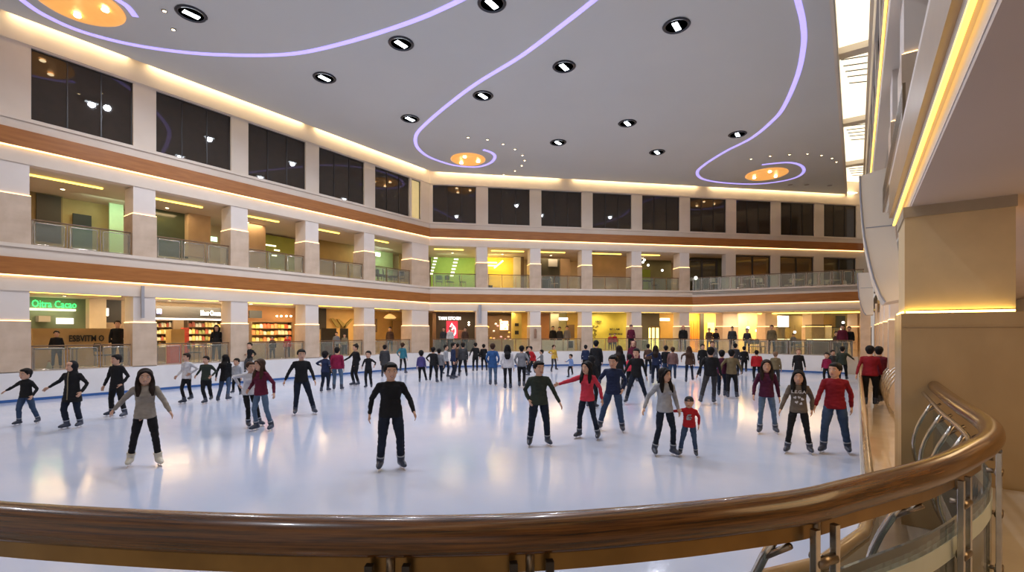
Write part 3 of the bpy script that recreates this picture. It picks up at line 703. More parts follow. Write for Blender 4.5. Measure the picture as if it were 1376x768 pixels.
def ik(a, b, l1, l2, pole):
    d = b - a; L = d.length; mx = (l1 + l2) * .995
    if L > mx: d = d * (mx / L); L = mx; b = a + d
    L = max(L, abs(l1 - l2) * 1.05 + 1e-4)
    x = (l1 * l1 - l2 * l2 + L * L) / (2 * L); h = math.sqrt(max(l1 * l1 - x * x, 0)); dn_ = d.normalized()
    pp = pole - dn_ * pole.dot(dn_); pp = pp.normalized() if pp.length > 1e-4 else Vector((0, -1, 0))
    return a + dn_ * x + pp * h, b
def ering(c, rx, ry, n=14, tilt=0, sq=1.0):
    return [Vector((c[0] + rx * math.copysign(abs(math.cos(t)) ** sq, math.cos(t)), c[1] + ry * math.copysign(abs(math.sin(t)) ** sq, math.sin(t)), c[2])) for t in [2 * PI * i / n for i in range(n)]]
NP = [0]
def person(root_loc, rot, H, top, pants, hair='short', hc='k', hands=None, feet=None, turn=0, nod=0, fem=False, child=False, lod=1, skates='dark', lean=0., label='', extra=None, longtop=0., sit=None, width=1.0, group='people on the ice', tilt=0.):
    global seed
    NP[0] += 1; seed = NP[0] * 3.7
    e = empty('person', root_loc, rot); e['label'] = label; e['category'] = 'person'; e['group'] = group
    h = H; hs = .148 if not child else .18     # head height as a share of the body
    if child: hs = .185
    W = width * (.92 if fem else 1.0) * (.95 if child else 1)
    up = .035 if skates else 0.0
    def V(x, y, z): return Vector((x, y, z)) * h
    pel = V(0, .0, .53 + up * .4) if sit is None else Vector(sit)
    shz = pel.z + (.815 - .53) * h - (.03 * h if child else 0)
    ln = lean                                  # forward bend in radians: moves the chest towards -Y
    up_v = Vector((tilt, -math.sin(ln), math.cos(ln))).normalized()
    def sp(t): return pel + up_v * (t * h)     # up the spine
    sh_c = sp(.262 - (.02 if child else 0)); nk = sp(.318 - (.02 if child else 0)); 
    sx = .094 * h * W
    shl = [sh_c + Vector((-sx, 0, 0)), sh_c + Vector((sx, 0, 0))]
    hd = hs * h
    hc_ = nk + Vector((up_v.x * .02, up_v.y * .3, 1)).normalized() * (hd * .455) + Vector((0, -.012 * h, 0))
    # head frame
    RM = Matrix.Rotation(turn, 3, 'Z') @ Matrix.Rotation(nod, 3, 'X')
    def hp(x, y, z): return hc_ + RM @ (Vector((x, y, z)) * hd)
    # arms
    ua, fa = .168 * h, .148 * h
    if child: ua *= .93; fa *= .93
    arms = []
    for i, sgn in enumerate((-1, 1)):
        tg = hands[i] if hands and hands[i] is not None else Vector((sgn * .150 * h, -.035 * h, pel.z - .095 * h))
        S_ = shl[i]; d = tg - S_; L = d.length; d.normalize()
        wr = S_ + d * max(L - .055 * h, .12 * h)
        el, wr = ik(S_, wr, ua, fa, Vector((sgn * .45, .9, -.25)))
        arms.append((S_, el, wr, sgn))
    # legs
    legs = []
    tl, sl = .238 * h, .232 * h
    for i, sgn in enumerate((-1, 1)):
        hp_ = pel + Vector((sgn * .052 * h * W, 0, -.01 * h))
        ft = feet[i] if feet and feet[i] is not None else Vector((sgn * .075 * h, 0, 0))
        an = ft + Vector((0, .012 * h, (.045 + up) * h))
        kn, an = ik(hp_, an, tl, sl, Vector((sgn * .12, -1, .0)) if sit is None else Vector((0, -.6, 1)))
        legs.append((hp_, kn, an, sgn, ft))
    vb = {0: .0075, 1: .014, 2: .022}[lod]; vc = {0: .011, 1: .018, 2: .026}[lod]
    nn = {0: 14, 1: 10, 2: 8}[lod]
    # ---- body: head, neck, trunk, limbs, hands in one surface
    b = MB()
    def rr(off, wx, wy, c=0): return [(c_ + Vector((0, 0, 0))) for c_ in ering((0, 0, 0), wx * hd, wy * hd, nn)]
    prof = [(-.50, .10, .10, -.16), (-.46, .20, .20, -.13), (-.36, .29, .31, -.07), (-.22, .34, .38, -.02), (-.05, .37, .42, .0), (.12, .39, .45, .02), (.28, .375, .44, .03), (.40, .30, .35, .03), (.47, .18, .21, .03), (.50, .06, .08, .03)]
    b.rings([[hp(p.x / hd, p.y / hd + oy, z) for p in ering((0, 0, 0), a_ * hd, c_ * hd, nn)] for z, a_, c_, oy in prof])
    b.tube([hp(0, -.395, .05), hp(0, -.46, -.07), hp(0, -.485, -.12), hp(0, -.40, -.17)], [.035 * hd, .055 * hd, .075 * hd, .05 * hd], 6)      # nose
    for sgn in (-1, 1): b.ell(hp(sgn * .39, .03, -.03), (.04 * hd, .08 * hd, .12 * hd), 8, 5, RM)
    b.tube([sp(.27), nk, hp(0, .03, -.30)], [.042 * h * W, .034 * h * W, .034 * h * W], nn)
    tr = [(.0, .080, .060), (.06, .074, .052), (.13, .072, .05), (.20, .082, .056), (.25, .078, .05), (.275, .055, .045)]
    b.rings([ering(sp(t), a_ * h * W * .92, c_ * h * .92, nn) for t, a_, c_ in tr])
    for S_, el, wr, sgn in arms:
        b.tube([S_, (S_ + el) / 2, el, (el * .6 + wr * .4), wr], [.022 * h, .021 * h, .018 * h, .018 * h, .014 * h], nn, round_ends=True)
    for hp_, kn, an, sgn, ft in legs:
        b.tube([hp_, (hp_ + kn) / 2, kn, (kn * .65 + an * .35), an], [.042 * h, .037 * h, .026 * h, .022 * h, .016 * h], nn, round_ends=True)
    ex = MB()
    for S_, el, wr, sgn in arms:
        d = (wr - el).normalized(); ref = Vector((1, 0, 0)) if abs(d.x) < .75 else Vector((0, 0, 1))
        nrm = (ref - d * ref.dot(d)).normalized(); wd = d.cross(nrm).normalized()
        if wd.y > 0: wd = -wd                  # thumb side looks forward
        inn = nrm * (-sgn if ref.x else -1)
        u = h if not child else h * 1.05
        P0 = wr; P1 = wr + d * .022 * u; P2 = wr + d * .052 * u
        rg = []
        for p, a_, c_ in ((P0 - d * .01 * u, .014, .012), (P0, .0145, .012), (P1, .021, .012), (P2, .0235, .0105), (P2 + d * .006 * u, .019, .008)):
            rg.append([p + wd * math.cos(t) * a_ * u + nrm * math.sin(t) * c_ * u for t in [2 * PI * q / 8 for q in range(8)]])
        b.rings(rg)
        T = b if lod == 0 else ex
        if lod < 2:
            for q, (o_, l_) in enumerate(((.0175, .036), (.006, .041), (-.006, .038), (-.0175, .030))):
                a0 = P2 - d * .006 * u + wd * o_ * u; a1 = a0 + (d + wd * o_ * 9 + inn * .18).normalized() * l_ * .55 * u; a2 = a1 + (d + wd * o_ * 6 + inn * .75).normalized() * l_ * .55 * u
                T.tube([a0, a1, a2], [.0058 * u, .0054 * u, .0045 * u], 6 if lod == 0 else 5, round_ends=lod == 0)
            a0 = P1 - d * .008 * u + wd * .016 * u; a1 = a0 + (d + wd * 1.0 + inn * .35).normalized() * .023 * u; a2 = a1 + (d * 1.2 + wd * .35 + inn * .4).normalized() * .019 * u
            T.tube([a0, a1, a2], [.0078 * u, .0066 * u, .0052 * u], 6, round_ends=lod == 0)
        else:
            ex.tube([P2 - d * .004 * u, P2 + d * .025 * u + inn * .006 * u, P2 + d * .04 * u + inn * .016 * u], [.017 * u, .013 * u, .007 * u], 5, flat=.5)
            ex.tube([P1 + wd * .015 * u, P1 + wd * .03 * u + d * .022 * u], [.007 * u, .005 * u], 5)
    if lod < 2:
        ex.cur = 2
        for sgn in (-1, 1): ex.ell(hp(sgn * .165, -.375, .04), (.07 * hd, .03 * hd, .032 * hd), 8, 5, RM)
        ex.cur = 1
        for sgn in (-1, 1): ex.ell(hp(sgn * .165, -.392, .04), (.034 * hd, .022 * hd, .032 * hd), 8, 5, RM)
        for sgn in (-1, 1): ex.tube([hp(sgn * .08, -.415, .15), hp(sgn * .17, -.405, .165), hp(sgn * .26, -.345, .135)], .016 * hd, 5)
        ex.cur = 3; ex.tube([hp(-.12, -.375, -.245), hp(-.06, -.405, -.268), hp(0, -.412, -.275), hp(.06, -.405, -.268), hp(.12, -.375, -.245)], [.012 * hd, .028 * hd, .034 * hd, .028 * hd, .012 * hd], 6)
        if extra and 'smile' in extra: ex.cur = 4; ex.ell(hp(0, -.428, -.268), (.075 * hd, .025 * hd, .013 * hd), 8, 5, RM)
    else:
        ex.cur = 1
        for sgn in (-1, 1): ex.ell(hp(sgn * .165, -.39, .05), (.06 * hd, .03 * hd, .035 * hd), 6, 4, RM)
    remesh(b, 'body', vb, [skin, eyem, scler, lipm, teeth], e, 3 if lod else 2, ex)
    # ---- trousers
    p = MB(); pm = cm(pants)
    tight = .9 if fem else 1.08
    p.rings([ering(sp(t), a_ * h * W, c_ * h, nn) for t, a_, c_ in ((-.045, .055, .05), (-.03, .082, .064), (0, .088, .068), (.04, .084, .064), (.055, .080, .058))])
    for hp_, kn, an, sgn, ft in legs:
        p.tube([hp_ + Vector((0, 0, .01 * h)), hp_ * .6 + kn * .4, kn, kn * .6 + an * .4, an + (an - kn).normalized() * -.008 * h], [.048 * h * tight, .050 * h * tight, .037 * h * tight, .036 * h * tight, (.029 if fem else .034) * h], nn)
    remesh(p, 'trousers', vc, [pm], e, 3)
    # ---- top
    t_ = MB(); lo = -.040 - longtop
    fl = 1.0 + (.12 if longtop > .05 else 0)
    t_.rings([ering(sp(t), a_ * h * W, c_ * h, nn) for t, a_, c_ in ((lo, .104 * fl, .084 * fl), (lo + .02, .107 * fl, .086 * fl), (.03, .101, .078), (.06, .096, .073), (.13, .088, .067), (.20, .097, .072), (.235, .100, .068), (.262, .092, .058), (.280, .070, .050), (.292, .052, .044), (.300, .040, .038))])
    for i, (S_, el, wr, sgn) in enumerate(arms):
        t_.tube([S_ + Vector((-sgn * .03 * h, 0, .004 * h)), S_, (S_ * .5 + el * .5), el, wr * .5 + el * .5, wr * .93 + el * .07], [.030 * h, .034 * h, .030 * h, .026 * h, .0245 * h, .0195 * h], nn, round_ends=True)
    if fem and lod < 2:
        for sgn in (-1, 1): t_.ell(sp(.195) + Vector((sgn * .042 * h, -.05 * h, 0)), (.036 * h, .036 * h, .034 * h), 8, 6)
    if hair == 'hood': t_.rings([ering(nk + Vector((0, .01 * h, z * h)), r * h, r * h * .9, nn) for z, r in ((-.04, .07), (0, .062), (.03, .05))])
    remesh(t_, 'top', vc, [cm(top)], e, 3)
    # ---- hair or headwear
    hm = HM.get(hc) if hc in HM else cm(hc)
    q = MB()
    if hair != 'bald':
        if hair in ('short', 'long', 'bun', 'pony'):
            q.ell(hp(0, .10, .18), (.47 * hd, .47 * hd, .46 * hd), nn, 8, RM)
            if hair == 'short' or not fem: q.ell(hp(.04, -.22, .40), (.34 * hd, .21 * hd, .14 * hd), nn, 6, RM)
            else:
                for sgn in (-1, 1): q.tube([hp(.03, -.30, .42), hp(sgn * .22, -.30, .36), hp(sgn * .37, -.20, .15), hp(sgn * .42, -.10, -.1)], [.07 * hd, .11 * hd, .09 * hd, .07 * hd], nn)
            q.ell(hp(0, .22, -.08), (.36 * hd, .25 * hd, .36 * hd), nn, 6, RM)
        if hair == 'short' and lod == 0: q.ell(hp(.05, -.12, .47), (.30 * hd, .26 * hd, .10 * hd), nn, 6, RM)
        if hair == 'beanie':
            q.rings([[hp(v.x / hd, v.y / hd + .04, z) for v in ering((0, 0, 0), a_ * hd, c_ * hd, nn)] for z, a_, c_ in ((.08, .42, .47), (.16, .43, .48), (.22, .41, .46), (.36, .37, .42), (.50, .26, .30), (.56, .1, .12))])
        if hair == 'cap':
            q.rings([[hp(v.x / hd, v.y / hd + .04, z) for v in ering((0, 0, 0), a_ * hd, c_ * hd, nn)] for z, a_, c_ in ((.16, .41, .46), (.30, .39, .44), (.46, .28, .32), (.54, .1, .12))])
            q.ell(hp(0, -.5, .17), (.26 * hd, .24 * hd, .03 * hd), nn, 6, RM)
        if hair == 'hood':
            q.ell(hp(0, .10, .06), (.47 * hd, .47 * hd, .53 * hd), nn, 8, RM); q.ell(hp(0, .15, -.35), (.42 * hd, .36 * hd, .32 * hd), nn, 6, RM)
        if hair == 'bun': q.ell(hp(0, .25, .55), (.2 * hd, .2 * hd, .2 * hd), nn, 6, RM)
        if hair == 'pony': q.tube([hp(0, .42, .25), hp(0, .62, .1), hp(0, .60, -.3), hp(0, .5, -.8)], [.1 * hd, .13 * hd, .12 * hd, .05 * hd], nn)
        if hair == 'long':
            back = sp(.18); by = .085 * h
            q.rings([[hp(v.x / hd, v.y / hd + .16, -.0) for v in ering((0, 0, 0), .42 * hd, .30 * hd, nn)],
                     [hp(v.x / hd, v.y / hd + .24, -.4) for v in ering((0, 0, 0), .44 * hd, .24 * hd, nn)],
                     ering(sp(.26) + Vector((0, by * .9, 0)), .072 * h, .03 * h, nn), ering(sp(.20) + Vector((0, by, 0)), .068 * h, .024 * h, nn), ering(sp(.15) + Vector((0, by, 0)), .04 * h, .014 * h, nn)])
            for sgn in (-1, 1):
                q.tube([hp(sgn * .34, -.08, .28), hp(sgn * .41, -.06, -.05), hp(sgn * .42, -.08, -.42), sp(.262) + Vector((sgn * .056 * h, -.050 * h, 0)), sp(.19) + Vector((sgn * .06 * h, -.078 * h, 0))], [.09 * hd, .12 * hd, .17 * hd, .20 * hd, .10 * hd], nn, flat=.7)
        o = remesh(q, {'beanie': 'hat', 'cap': 'cap', 'hood': 'hood'}.get(hair, 'hair'), min(vc, .014) if lod < 2 else .022, [hm], e, 2)
    # ---- skates
    if skates:
        bmx = bootw if skates == 'cream' else bootm
        for hp_, kn, an, sgn, ft in legs:
            sd = (an - kn).normalized(); toe = Vector((sgn * .25 + (ft.x * .0), -1, 0))
            if sit is not None: toe = Vector((0, -1, -.15))
            toe.normalize(); z0 = up * h
            base = Vector((an.x, an.y, an.z - .045 * h))
            g = MB()
            g.tube([an - sd * .062 * h, an - sd * .02 * h, an, base + Vector((0, 0, .022 * h))], [.040 * h, .037 * h, .036 * h, .035 * h], 8)
            g.tube([base - toe * .022 * h + Vector((0, 0, .020 * h)), base + toe * .03 * h + Vector((0, 0, .024 * h)), base + toe * .075 * h + Vector((0, 0, .017 * h)), base + toe * .10 * h + Vector((0, 0, .014 * h))], [.030 * h, .034 * h, .029 * h, .020 * h], 8, round_ends=True)
            g.tube([base - toe * .035 * h + Vector((0, 0, .004 * h)), base + toe * .04 * h + Vector((0, 0, .003 * h)), base + toe * .11 * h + Vector((0, 0, .004 * h))], [.022 * h, .024 * h, .016 * h], 8, flat=.35)
            sk = remesh(g, 'skate', .010 if lod == 0 else .016, [bmx], e, 2)
            bl = MB(); perp = Vector((-toe.y, toe.x, 0)) * .0022 * h
            A = base - toe * .04 * h; B = base + toe * .115 * h
            dz = Vector((0, 0, -up * h))
            for s0, s1, z0_, z1_ in ((0, 1, .72, 1.0), (.12, .3, 0, .75), (.6, .8, 0, .75)):
                a = A.lerp(B, s0); c = A.lerp(B, s1)
                bl.add([a + perp + dz * z0_, c + perp + dz * z0_, c - perp + dz * z0_, a - perp + dz * z0_, a + perp + dz * z1_, c + perp + dz * z1_, c - perp + dz * z1_, a - perp + dz * z1_], [(0, 1, 2, 3), (7, 6, 5, 4), (0, 4, 5, 1), (1, 5, 6, 2), (2, 6, 7, 3), (3, 7, 4, 0)])
            bl.build('blade', bladem, sk)
            if lod == 0:
                cu = MB(); cu.tube([an - sd * .060 * h, an - sd * .048 * h], .0405 * h, 10); cu.build('cuff', bootlace if skates != 'cream' else bootw, sk, True)
    else:
        for hp_, kn, an, sgn, ft in legs:
            g = MB(); base = Vector((an.x, an.y, an.z - .03 * h))
            g.tube([base + Vector((0, .02 * h, 0)), base + Vector((0, -.05 * h, 0)), base + Vector((0, -.10 * h, -.004 * h))], [.025 * h, .026 * h, .018 * h], 8, round_ends=True)
            g.build('shoe', black, e, True)
    return e, sp, h
def P(px, hy, fy, label, top, pants, facing=0, hair='short', hc='k', hl=None, hr=None, fl=None, fr=None, z=0., sitz=None, **kw):
    """px: column of the hips, hy / fy: rows of the crown and of the soles; hands and feet as measured points"""
    if z or sitz: Yd = kw.pop('Y')
    else: Yd = CAM_Z * 650 / (fy - 445)
    ppm = 650 / Yd
    root = c2w((px - 688) / ppm, Yd, z)
    f = R(facing); dv = -root; dv.z = 0; dv.normalize()
    rot = math.atan2(dv.x, -dv.y) + f
    Rt = Matrix.Rotation(-rot, 3, 'Z')
    camR = c2w(1, 0)                            # screen right in the hall
    Ht = (fy - hy) / ppm
    lod = kw.pop('lod', None)
    if lod is None: lod = 0 if Ht * ppm > 88 else (1 if Ht * ppm > 42 else 2)
    H = Ht * (1 / 1.015)
    def loc(pt, fwd=0):                        # measured point in the person's plane -> local
        v = camR * ((pt[0] - px) / ppm) + Vector((0, 0, (fy - pt[1]) / ppm)); v = Rt @ v
        return v
    back = abs(((facing + 180) % 360) - 180) > 90
    hands = [None, None]; feet = [None, None]
    A, B = (1, 0) if back else (0, 1)
    fdist = kw.pop('reach', .03) * H
    for pt, i in ((hl, A), (hr, B)):
        if pt: v = loc(pt); v += Vector((0, -1, 0)) * fdist; hands[i] = v
    for pt, i in ((fl, A), (fr, B)):
        if pt:
            if len(pt) > 2 or z: v = loc(pt)
            else:
                q = at(pt[0], pt[1], 0); v = Rt @ (q - root); v.z = 0
                if v.length > .32 * H: v = v * (.32 * H / v.length)
            feet[i] = v
    e, sp, h = person(root, rot, H, top, pants, hair, hc, hands, feet, lod=lod, label=label, **kw)
    return e, sp, h
def panel_mesh(e, name, quads, mt, y):          # flat print just in front of a sweater
    m = MB()
    for x, z, w_, hh in quads: m.box(x - w_ / 2, x + w_ / 2, y - .004, y, z - hh / 2, z + hh / 2)
    return m.build(name, mt, e)

# --- nearest skaters
P(35, 496, 571, 'boy in black top and blue jeans reaching out at the far left edge', 'black', 'jeans', -40, hl=(4, 528), hr=(46, 535), fl=(25, 571), fr=(51, 569), child=True, turn=R(-15), lod=0)
e, sp_, h_ = P(97, 484, 576, 'person in a long black hooded coat with light zipper, arm held out left', 'black', 'dkjeans', -42, 'hood', 'black', hl=(64, 523), hr=(112, 531), fl=(89, 576), fr=(107, 574), longtop=.10, width=1.08, turn=R(-15))
m = MB(); m.tube([sp_(.30) + Vector((.012, -.07 * h_, 0)), sp_(.2) + Vector((.012, -.083 * h_, 0)), sp_(.05) + Vector((.012, -.085 * h_, 0)), sp_(-.1) + Vector((.012, -.094 * h_, 0))], .011, 6); o = m.build('zipper', cm('khaki'), e); 
P(157, 476, 560, 'man in open black cardigan gliding beside the left boards', 'black', 'black', -48, hl=(140, 523), hr=(166, 520), fl=(149, 559), fr=(167, 561), longtop=.05, turn=R(-12), lod=0)
P(195, 495, 626, 'woman in beige sweater and white skates, arms spread low, nearest at left', 'beige', 'black', 0, 'long', 'g', hl=(143, 560), hr=(235, 563), fl=(175, 626), fr=(213, 625), fem=True, skates='cream', nod=R(4), extra=('smile',))
P(351, 482, 578, 'woman with long brown hair in maroon sweater and blue jeans, leaning to her companion', 'maroon', 'ltjeans', -38, 'long', 'b', hl=(334, 528), hr=(372, 532), fl=(344, 578), fr=(364, 578), fem=True, turn=R(-20), tilt=-.05)
P(334, 485, 574, 'woman in pale pink top and black leggings held by the woman in maroon', 'white', 'black', 25, 'short', 'b', hl=(318, 520), hr=(342, 518), fl=(334, 574), fr=(349, 572), fem=True, lean=.18)
P(405, 469, 557, 'man in tight black long sleeve top gliding with hands low, left of centre', 'black', 'dkjeans', 8, hl=(379, 517), hr=(424, 515), fl=(397, 557), fr=(422, 556))
P(525, 487, 631, 'smiling man in black sweatshirt and black jeans, nearest at centre', 'black', 'dkjeans', 6, hl=(494, 563), hr=(559, 560), fl=(511, 631), fr=(539, 629), width=1.06, extra=('smile',), turn=R(4))
P(724, 485, 600, 'man in dark olive sweater looking right, in front of the woman in coral', 'dkgreen', 'dkjeans', 10, hl=(710, 543), hr=(755, 547), fl=(712, 599), fr=(736, 598), width=1.06, turn=R(18))
P(789, 485, 590, 'long haired woman in bright coral sweater reaching left', 'coral', 'dkjeans', -22, 'long', 'k', hl=(747, 517), hr=(812, 541), fl=(778, 588), fr=(803, 590), fem=True, turn=R(-18))
P(824, 477, 580, 'young man in navy sweater and jeans behind the woman in coral', 'navy', 'jeans', -8, hl=(803, 520), hr=(838, 528), fl=(806, 578), fr=(836, 580), turn=R(-10), nod=R(8))
P(893, 494, 611, 'woman in light grey sweater and blue jeans leading the little boy in red', 'ltgrey', 'dkjeans', 24, 'long', 'k', hl=(861, 553), hr=(912, 556), fl=(880, 611), fr=(905, 612), fem=True, turn=R(30))
e, sp_, h_ = P(926, 533, 613, 'little boy in red printed sweater and dark knitted hat', 'red', 'jeans', -5, 'beanie', 'charcoal', hl=(910, 551), hr=(940, 575), fl=(914, 612), fr=(935, 613), child=True, lod=0, width=1.1)
rnd = random.Random(3)
panel_mesh(e, 'print', [(rnd.uniform(-.045, .045), sp_(.14).z + rnd.uniform(-.045, .045), rnd.uniform(.015, .035), rnd.uniform(.012, .03)) for _ in range(14)], cm('ltgrey'), -.081 * h_)
P(1030, 483, 582, 'woman in dark plum jacket and light blue jeans, left of the woman with printed sweater', 'plum', 'ltjeans', 4, 'long', 'g', hl=(1011, 535), hr=(1048, 538), fl=(1021, 582), fr=(1042, 582), fem=True)
e, sp_, h_ = P(1073, 497, 609, 'woman in grey brown sweater with pale lettering and hearts, arms down', 'greybrown', 'black', 0, 'long', 'k', hl=(1046, 556), hr=(1092, 556), fl=(1058, 608), fr=(1088, 609), fem=True, extra=('smile',))
pk = cm('white')
M4 = Matrix.Translation(Vector((0, -.118 * h_, sp_(.205).z))) @ Matrix.Rotation(R(90), 4, 'X')
textobj('lettering', 'L.E.G.A', .075, pk, e, Matrix.Translation(Vector((0, -.094 * h_, sp_(.20).z))) @ Matrix.Rotation(R(90), 4, 'X'), .004, 'CENTER')
hm_ = MB()
def heart(cx, cz, s, a):
    pts = []
    for k in range(16):
        t = 2 * PI * k / 16; x = 16 * math.sin(t) ** 3 / 17; z_ = (13 * math.cos(t) - 5 * math.cos(2 * t) - 2 * math.cos(3 * t) - math.cos(4 * t)) / 17
        pts.append((cx + s * (x * math.cos(a) - z_ * math.sin(a)), cz + s * (x * math.sin(a) + z_ * math.cos(a))))
    hm_.prism(pts, -.004, .006, lambda x, y, z: Vector((x, -.082 * h_ - z, y)))
for x, dz_, s, a in ((-.055, .145, .030, .5), (.01, .15, .028, -.2), (.06, .13, .030, -.6), (-.03, .09, .030, .2), (.04, .075, .028, .9)): heart(x, sp_(0).z + dz_ * h_, s, a)
hm_.build('heart_print', pk, e)
P(1122, 487, 609, 'man in dark red sweater and blue jeans at the right end of the front row', 'dkred', 'jeans', -6, hl=(1092, 555), hr=(1146, 553), fl=(1106, 608), fr=(1139, 609), width=1.02, turn=R(-22))
P(855, 468, 542, 'man in open black jacket over grey shirt, striding wide toward the camera', 'black', 'dkjeans', -5, hl=(833, 513), hr=(871, 512), fl=(841, 543), fr=(869, 541), longtop=.02, turn=R(-6), lod=1)
P(955, 466, 543, 'man in black sweater seen from behind, legs apart, grey trousers', 'black', 'charcoal', 178, hl=(935, 508), hr=(971, 512), fl=(941, 544), fr=(959, 542), width=1.1)
P(983, 469, 535, 'person in olive sweater and black trousers seen from behind', 'olive', 'black', 176, hl=(966, 502), hr=(997, 502), fl=(978, 535), fr=(990, 535))
P(1169, 464, 545, 'man in maroon sweater walking away on the marble walkway', 'dkred', 'black', 172, hl=(1149, 508), hr=(1186, 510), fl=(1163, 545), fr=(1176, 545), skates='dark', width=1.12)
P(1181, 465, 542, 'companion in dark maroon top just right of the man on the walkway', 'maroon', 'black', 178, hl=(1172, 505), hr=(1186, 508), fl=(1180, 542), fr=(1184, 541), lod=1)
# --- left group in the middle distance
P(251, 474, 542, 'girl in white top and black trousers skating left along the boards', 'white', 'black', -50, 'short', 'g', hl=(238, 508), hr=(258, 505), fl=(247, 542), fr=(257, 540), fem=True)
P(277, 478, 542, 'person in dark grey green top and wide black trousers near the left boards', 'dkgreen', 'black', -30, hl=(263, 507), hr=(286, 508), fl=(276, 542), fr=(284, 540))
P(303, 476, 539, 'person in loose black jacket and jeans seen from behind near the left boards', 'black', 'jeans', 150, 'long', 'k', hl=(288, 510), hr=(309, 512), fl=(293, 540), fr=(306, 541), longtop=.06, width=1.1)
P(318, 482, 531, 'child in white patterned top and black trousers just below the seated boy', 'ltgrey', 'black', -25, fl=(313, 530), fr=(323, 531), child=True, reach=.1)
P(437, 472, 527, 'boy in slate blue jacket beside the adult in magenta', 'navy', 'dkjeans', 150, hl=(428, 492), hr=(444, 495), fl=(432, 527), fr=(441, 526), child=True, width=1.1)
P(453, 466, 524, 'adult in magenta sweater and jeans seen from behind', 'magenta', 'ltjeans', 165, fl=(449, 524), fr=(459, 524), width=1.15)
P(445, 477, 518, 'small child in black hidden behind the adult in magenta', 'black', 'black', 160, child=True)
P(478, 462, 518, 'person all in black reaching an arm left toward the one in magenta', 'black', 'black', -60, 'bun', 'k', hl=(461, 486), hr=(480, 492), fl=(475, 518), fr=(481, 518))
P(495, 472, 521, 'boy in black jacket with white shirt front, right of the reaching person in black', 'black', 'black', -15, hl=(486, 495), hr=(505, 493), fl=(492, 521), fr=(499, 521), child=True)
P(517, 463, 507, 'person in long charcoal coat behind the smiling man', 'charcoal', 'charcoal', 170, longtop=.12, width=1.15)
P(541, 460, 502, 'woman in teal jacket with dark bag, skating along the far boards', 'teal', 'black', 160, 'pony', 'b', hl=(535, 480), hr=(547, 484), fl=(538, 501), fr=(545, 502), fem=True, lod=1)
P(566, 471, 514, 'child in navy purple jacket, leftmost of the cluster before the red shop sign', 'purple', 'black', 170, fl=(564, 514), fr=(573, 513), child=True, lod=1)
P(582, 466, 514, 'person in black jacket with purple bag in the cluster before the red shop sign', 'black', 'black', 165, hl=(575, 487), fl=(578, 513), fr=(587, 514), lod=1)
P(590, 468, 513, 'person in grey top seen from behind in the cluster before the red shop sign', 'grey', 'dkjeans', 180, fl=(587, 513), fr=(593, 513), width=1.1, lod=1)
P(599, 463, 507, 'person in pale grey jacket striding right in the cluster before the red sign', 'ltgrey', 'dkjeans', 70, fl=(593, 506), fr=(602, 507), lod=1)
P(609, 460, 510, 'person in navy jacket and dark jeans standing right of the cluster', 'navy', 'dkjeans', 80, fl=(607, 510), fr=(611, 509), lod=1)
P(622, 460, 506, 'person in black with pale pattern, second right of the red sign cluster', 'charcoal', 'black', 190, fl=(617, 506), fr=(627, 506), width=1.1, lod=1)
P(615, 461, 500, 'person in dark brown hidden behind the one with pale pattern', 'brown', 'black', 150, lod=2)
P(639, 460, 499, 'left one of the pair in black before the far boards, arm reaching left', 'black', 'black', 185, hl=(630, 480), fl=(636, 499), fr=(641, 499), lod=1)
P(650, 462, 498, 'right one of the pair in black before the far boards', 'black', 'black', 175, hr=(657, 484), fl=(648, 498), fr=(654, 498), lod=1)
P(662, 461, 518, 'person in long blue coat and blue jeans seen from behind', 'blue', 'ltjeans', 178, 'short', 'b', hl=(655, 490), hr=(670, 490), fl=(659, 518), fr=(666, 518), longtop=.07)
P(682, 463, 524, 'woman in white sweater with long black hair seen from behind', 'white', 'black', 180, 'long', 'k', hl=(674, 495), hr=(691, 498), fl=(679, 523), fr=(686, 523), fem=True, width=1.1)
P(701, 464, 520, 'person in mid grey sweater and black trousers seen from behind', 'grey', 'black', 178, hl=(693, 491), hr=(710, 490), fl=(698, 520), fr=(704, 520), width=1.05)
P(709, 465, 503, 'person in black crouching behind the grey and red sweaters', 'black', 'black', 60, fl=(708, 507), fr=(714, 506), lod=1)
P(717, 464, 505, 'person in red sweater bending forward left, dark trousers', 'red', 'black', -60, fl=(710, 505), fr=(721, 504), lean=.35, lod=1, width=1.1)
P(728, 470, 502, 'child in grey reaching toward the person in red', 'grey', 'black', -80, hl=(720, 484), child=True)
P(744, 463, 500, 'woman in yellow top and dark trousers by the far boards', 'yellow', 'charcoal', 30, 'pony', 'b', hl=(740, 477), fl=(741, 500), fr=(748, 499), fem=True, lod=1)
P(767, 476, 507, 'little girl in light blue top by the far boards', 'ltblue', 'black', -40, 'short', 'k', hl=(759, 486), fl=(764, 507), fr=(770, 506), child=True, lod=1)
P(787, 463, 503, 'person in dark navy at the far boards, left of the tall man in black', 'navy', 'black', 175)
P(801, 457, 515, 'tall man in black coat with grey collar seen from behind', 'black', 'black', 175, longtop=.08, width=1.1, lod=1)
P(795, 477, 548, 'person in black hooded jacket directly behind the woman in coral', 'black', 'black', 150, 'hood', 'black', lod=1)
P(832, 464, 525, 'person in black with pink scarf behind the young man in navy', 'black', 'black', 160, 'long', 'g', hr=(842, 500), longtop=.05)
P(846, 476, 520, 'child in bright pink seen between two people in black', 'coral', 'black', 170, child=True)
P(851, 457, 513, 'person in dark red hood behind the man with open black jacket', 'maroon', 'black', 0, 'hood', 'maroon')
P(881, 464, 516, 'person in navy and black with white shoes, back turned, arm out left', 'navy', 'dkjeans', 178, 'long', 'g', hl=(866, 479), fl=(877, 516), fr=(884, 515), lod=1)
P(895, 464, 511, 'left one of a couple seen from behind, black jacket', 'black', 'jeans', 178, fl=(894, 511), fr=(898, 511), lod=1)
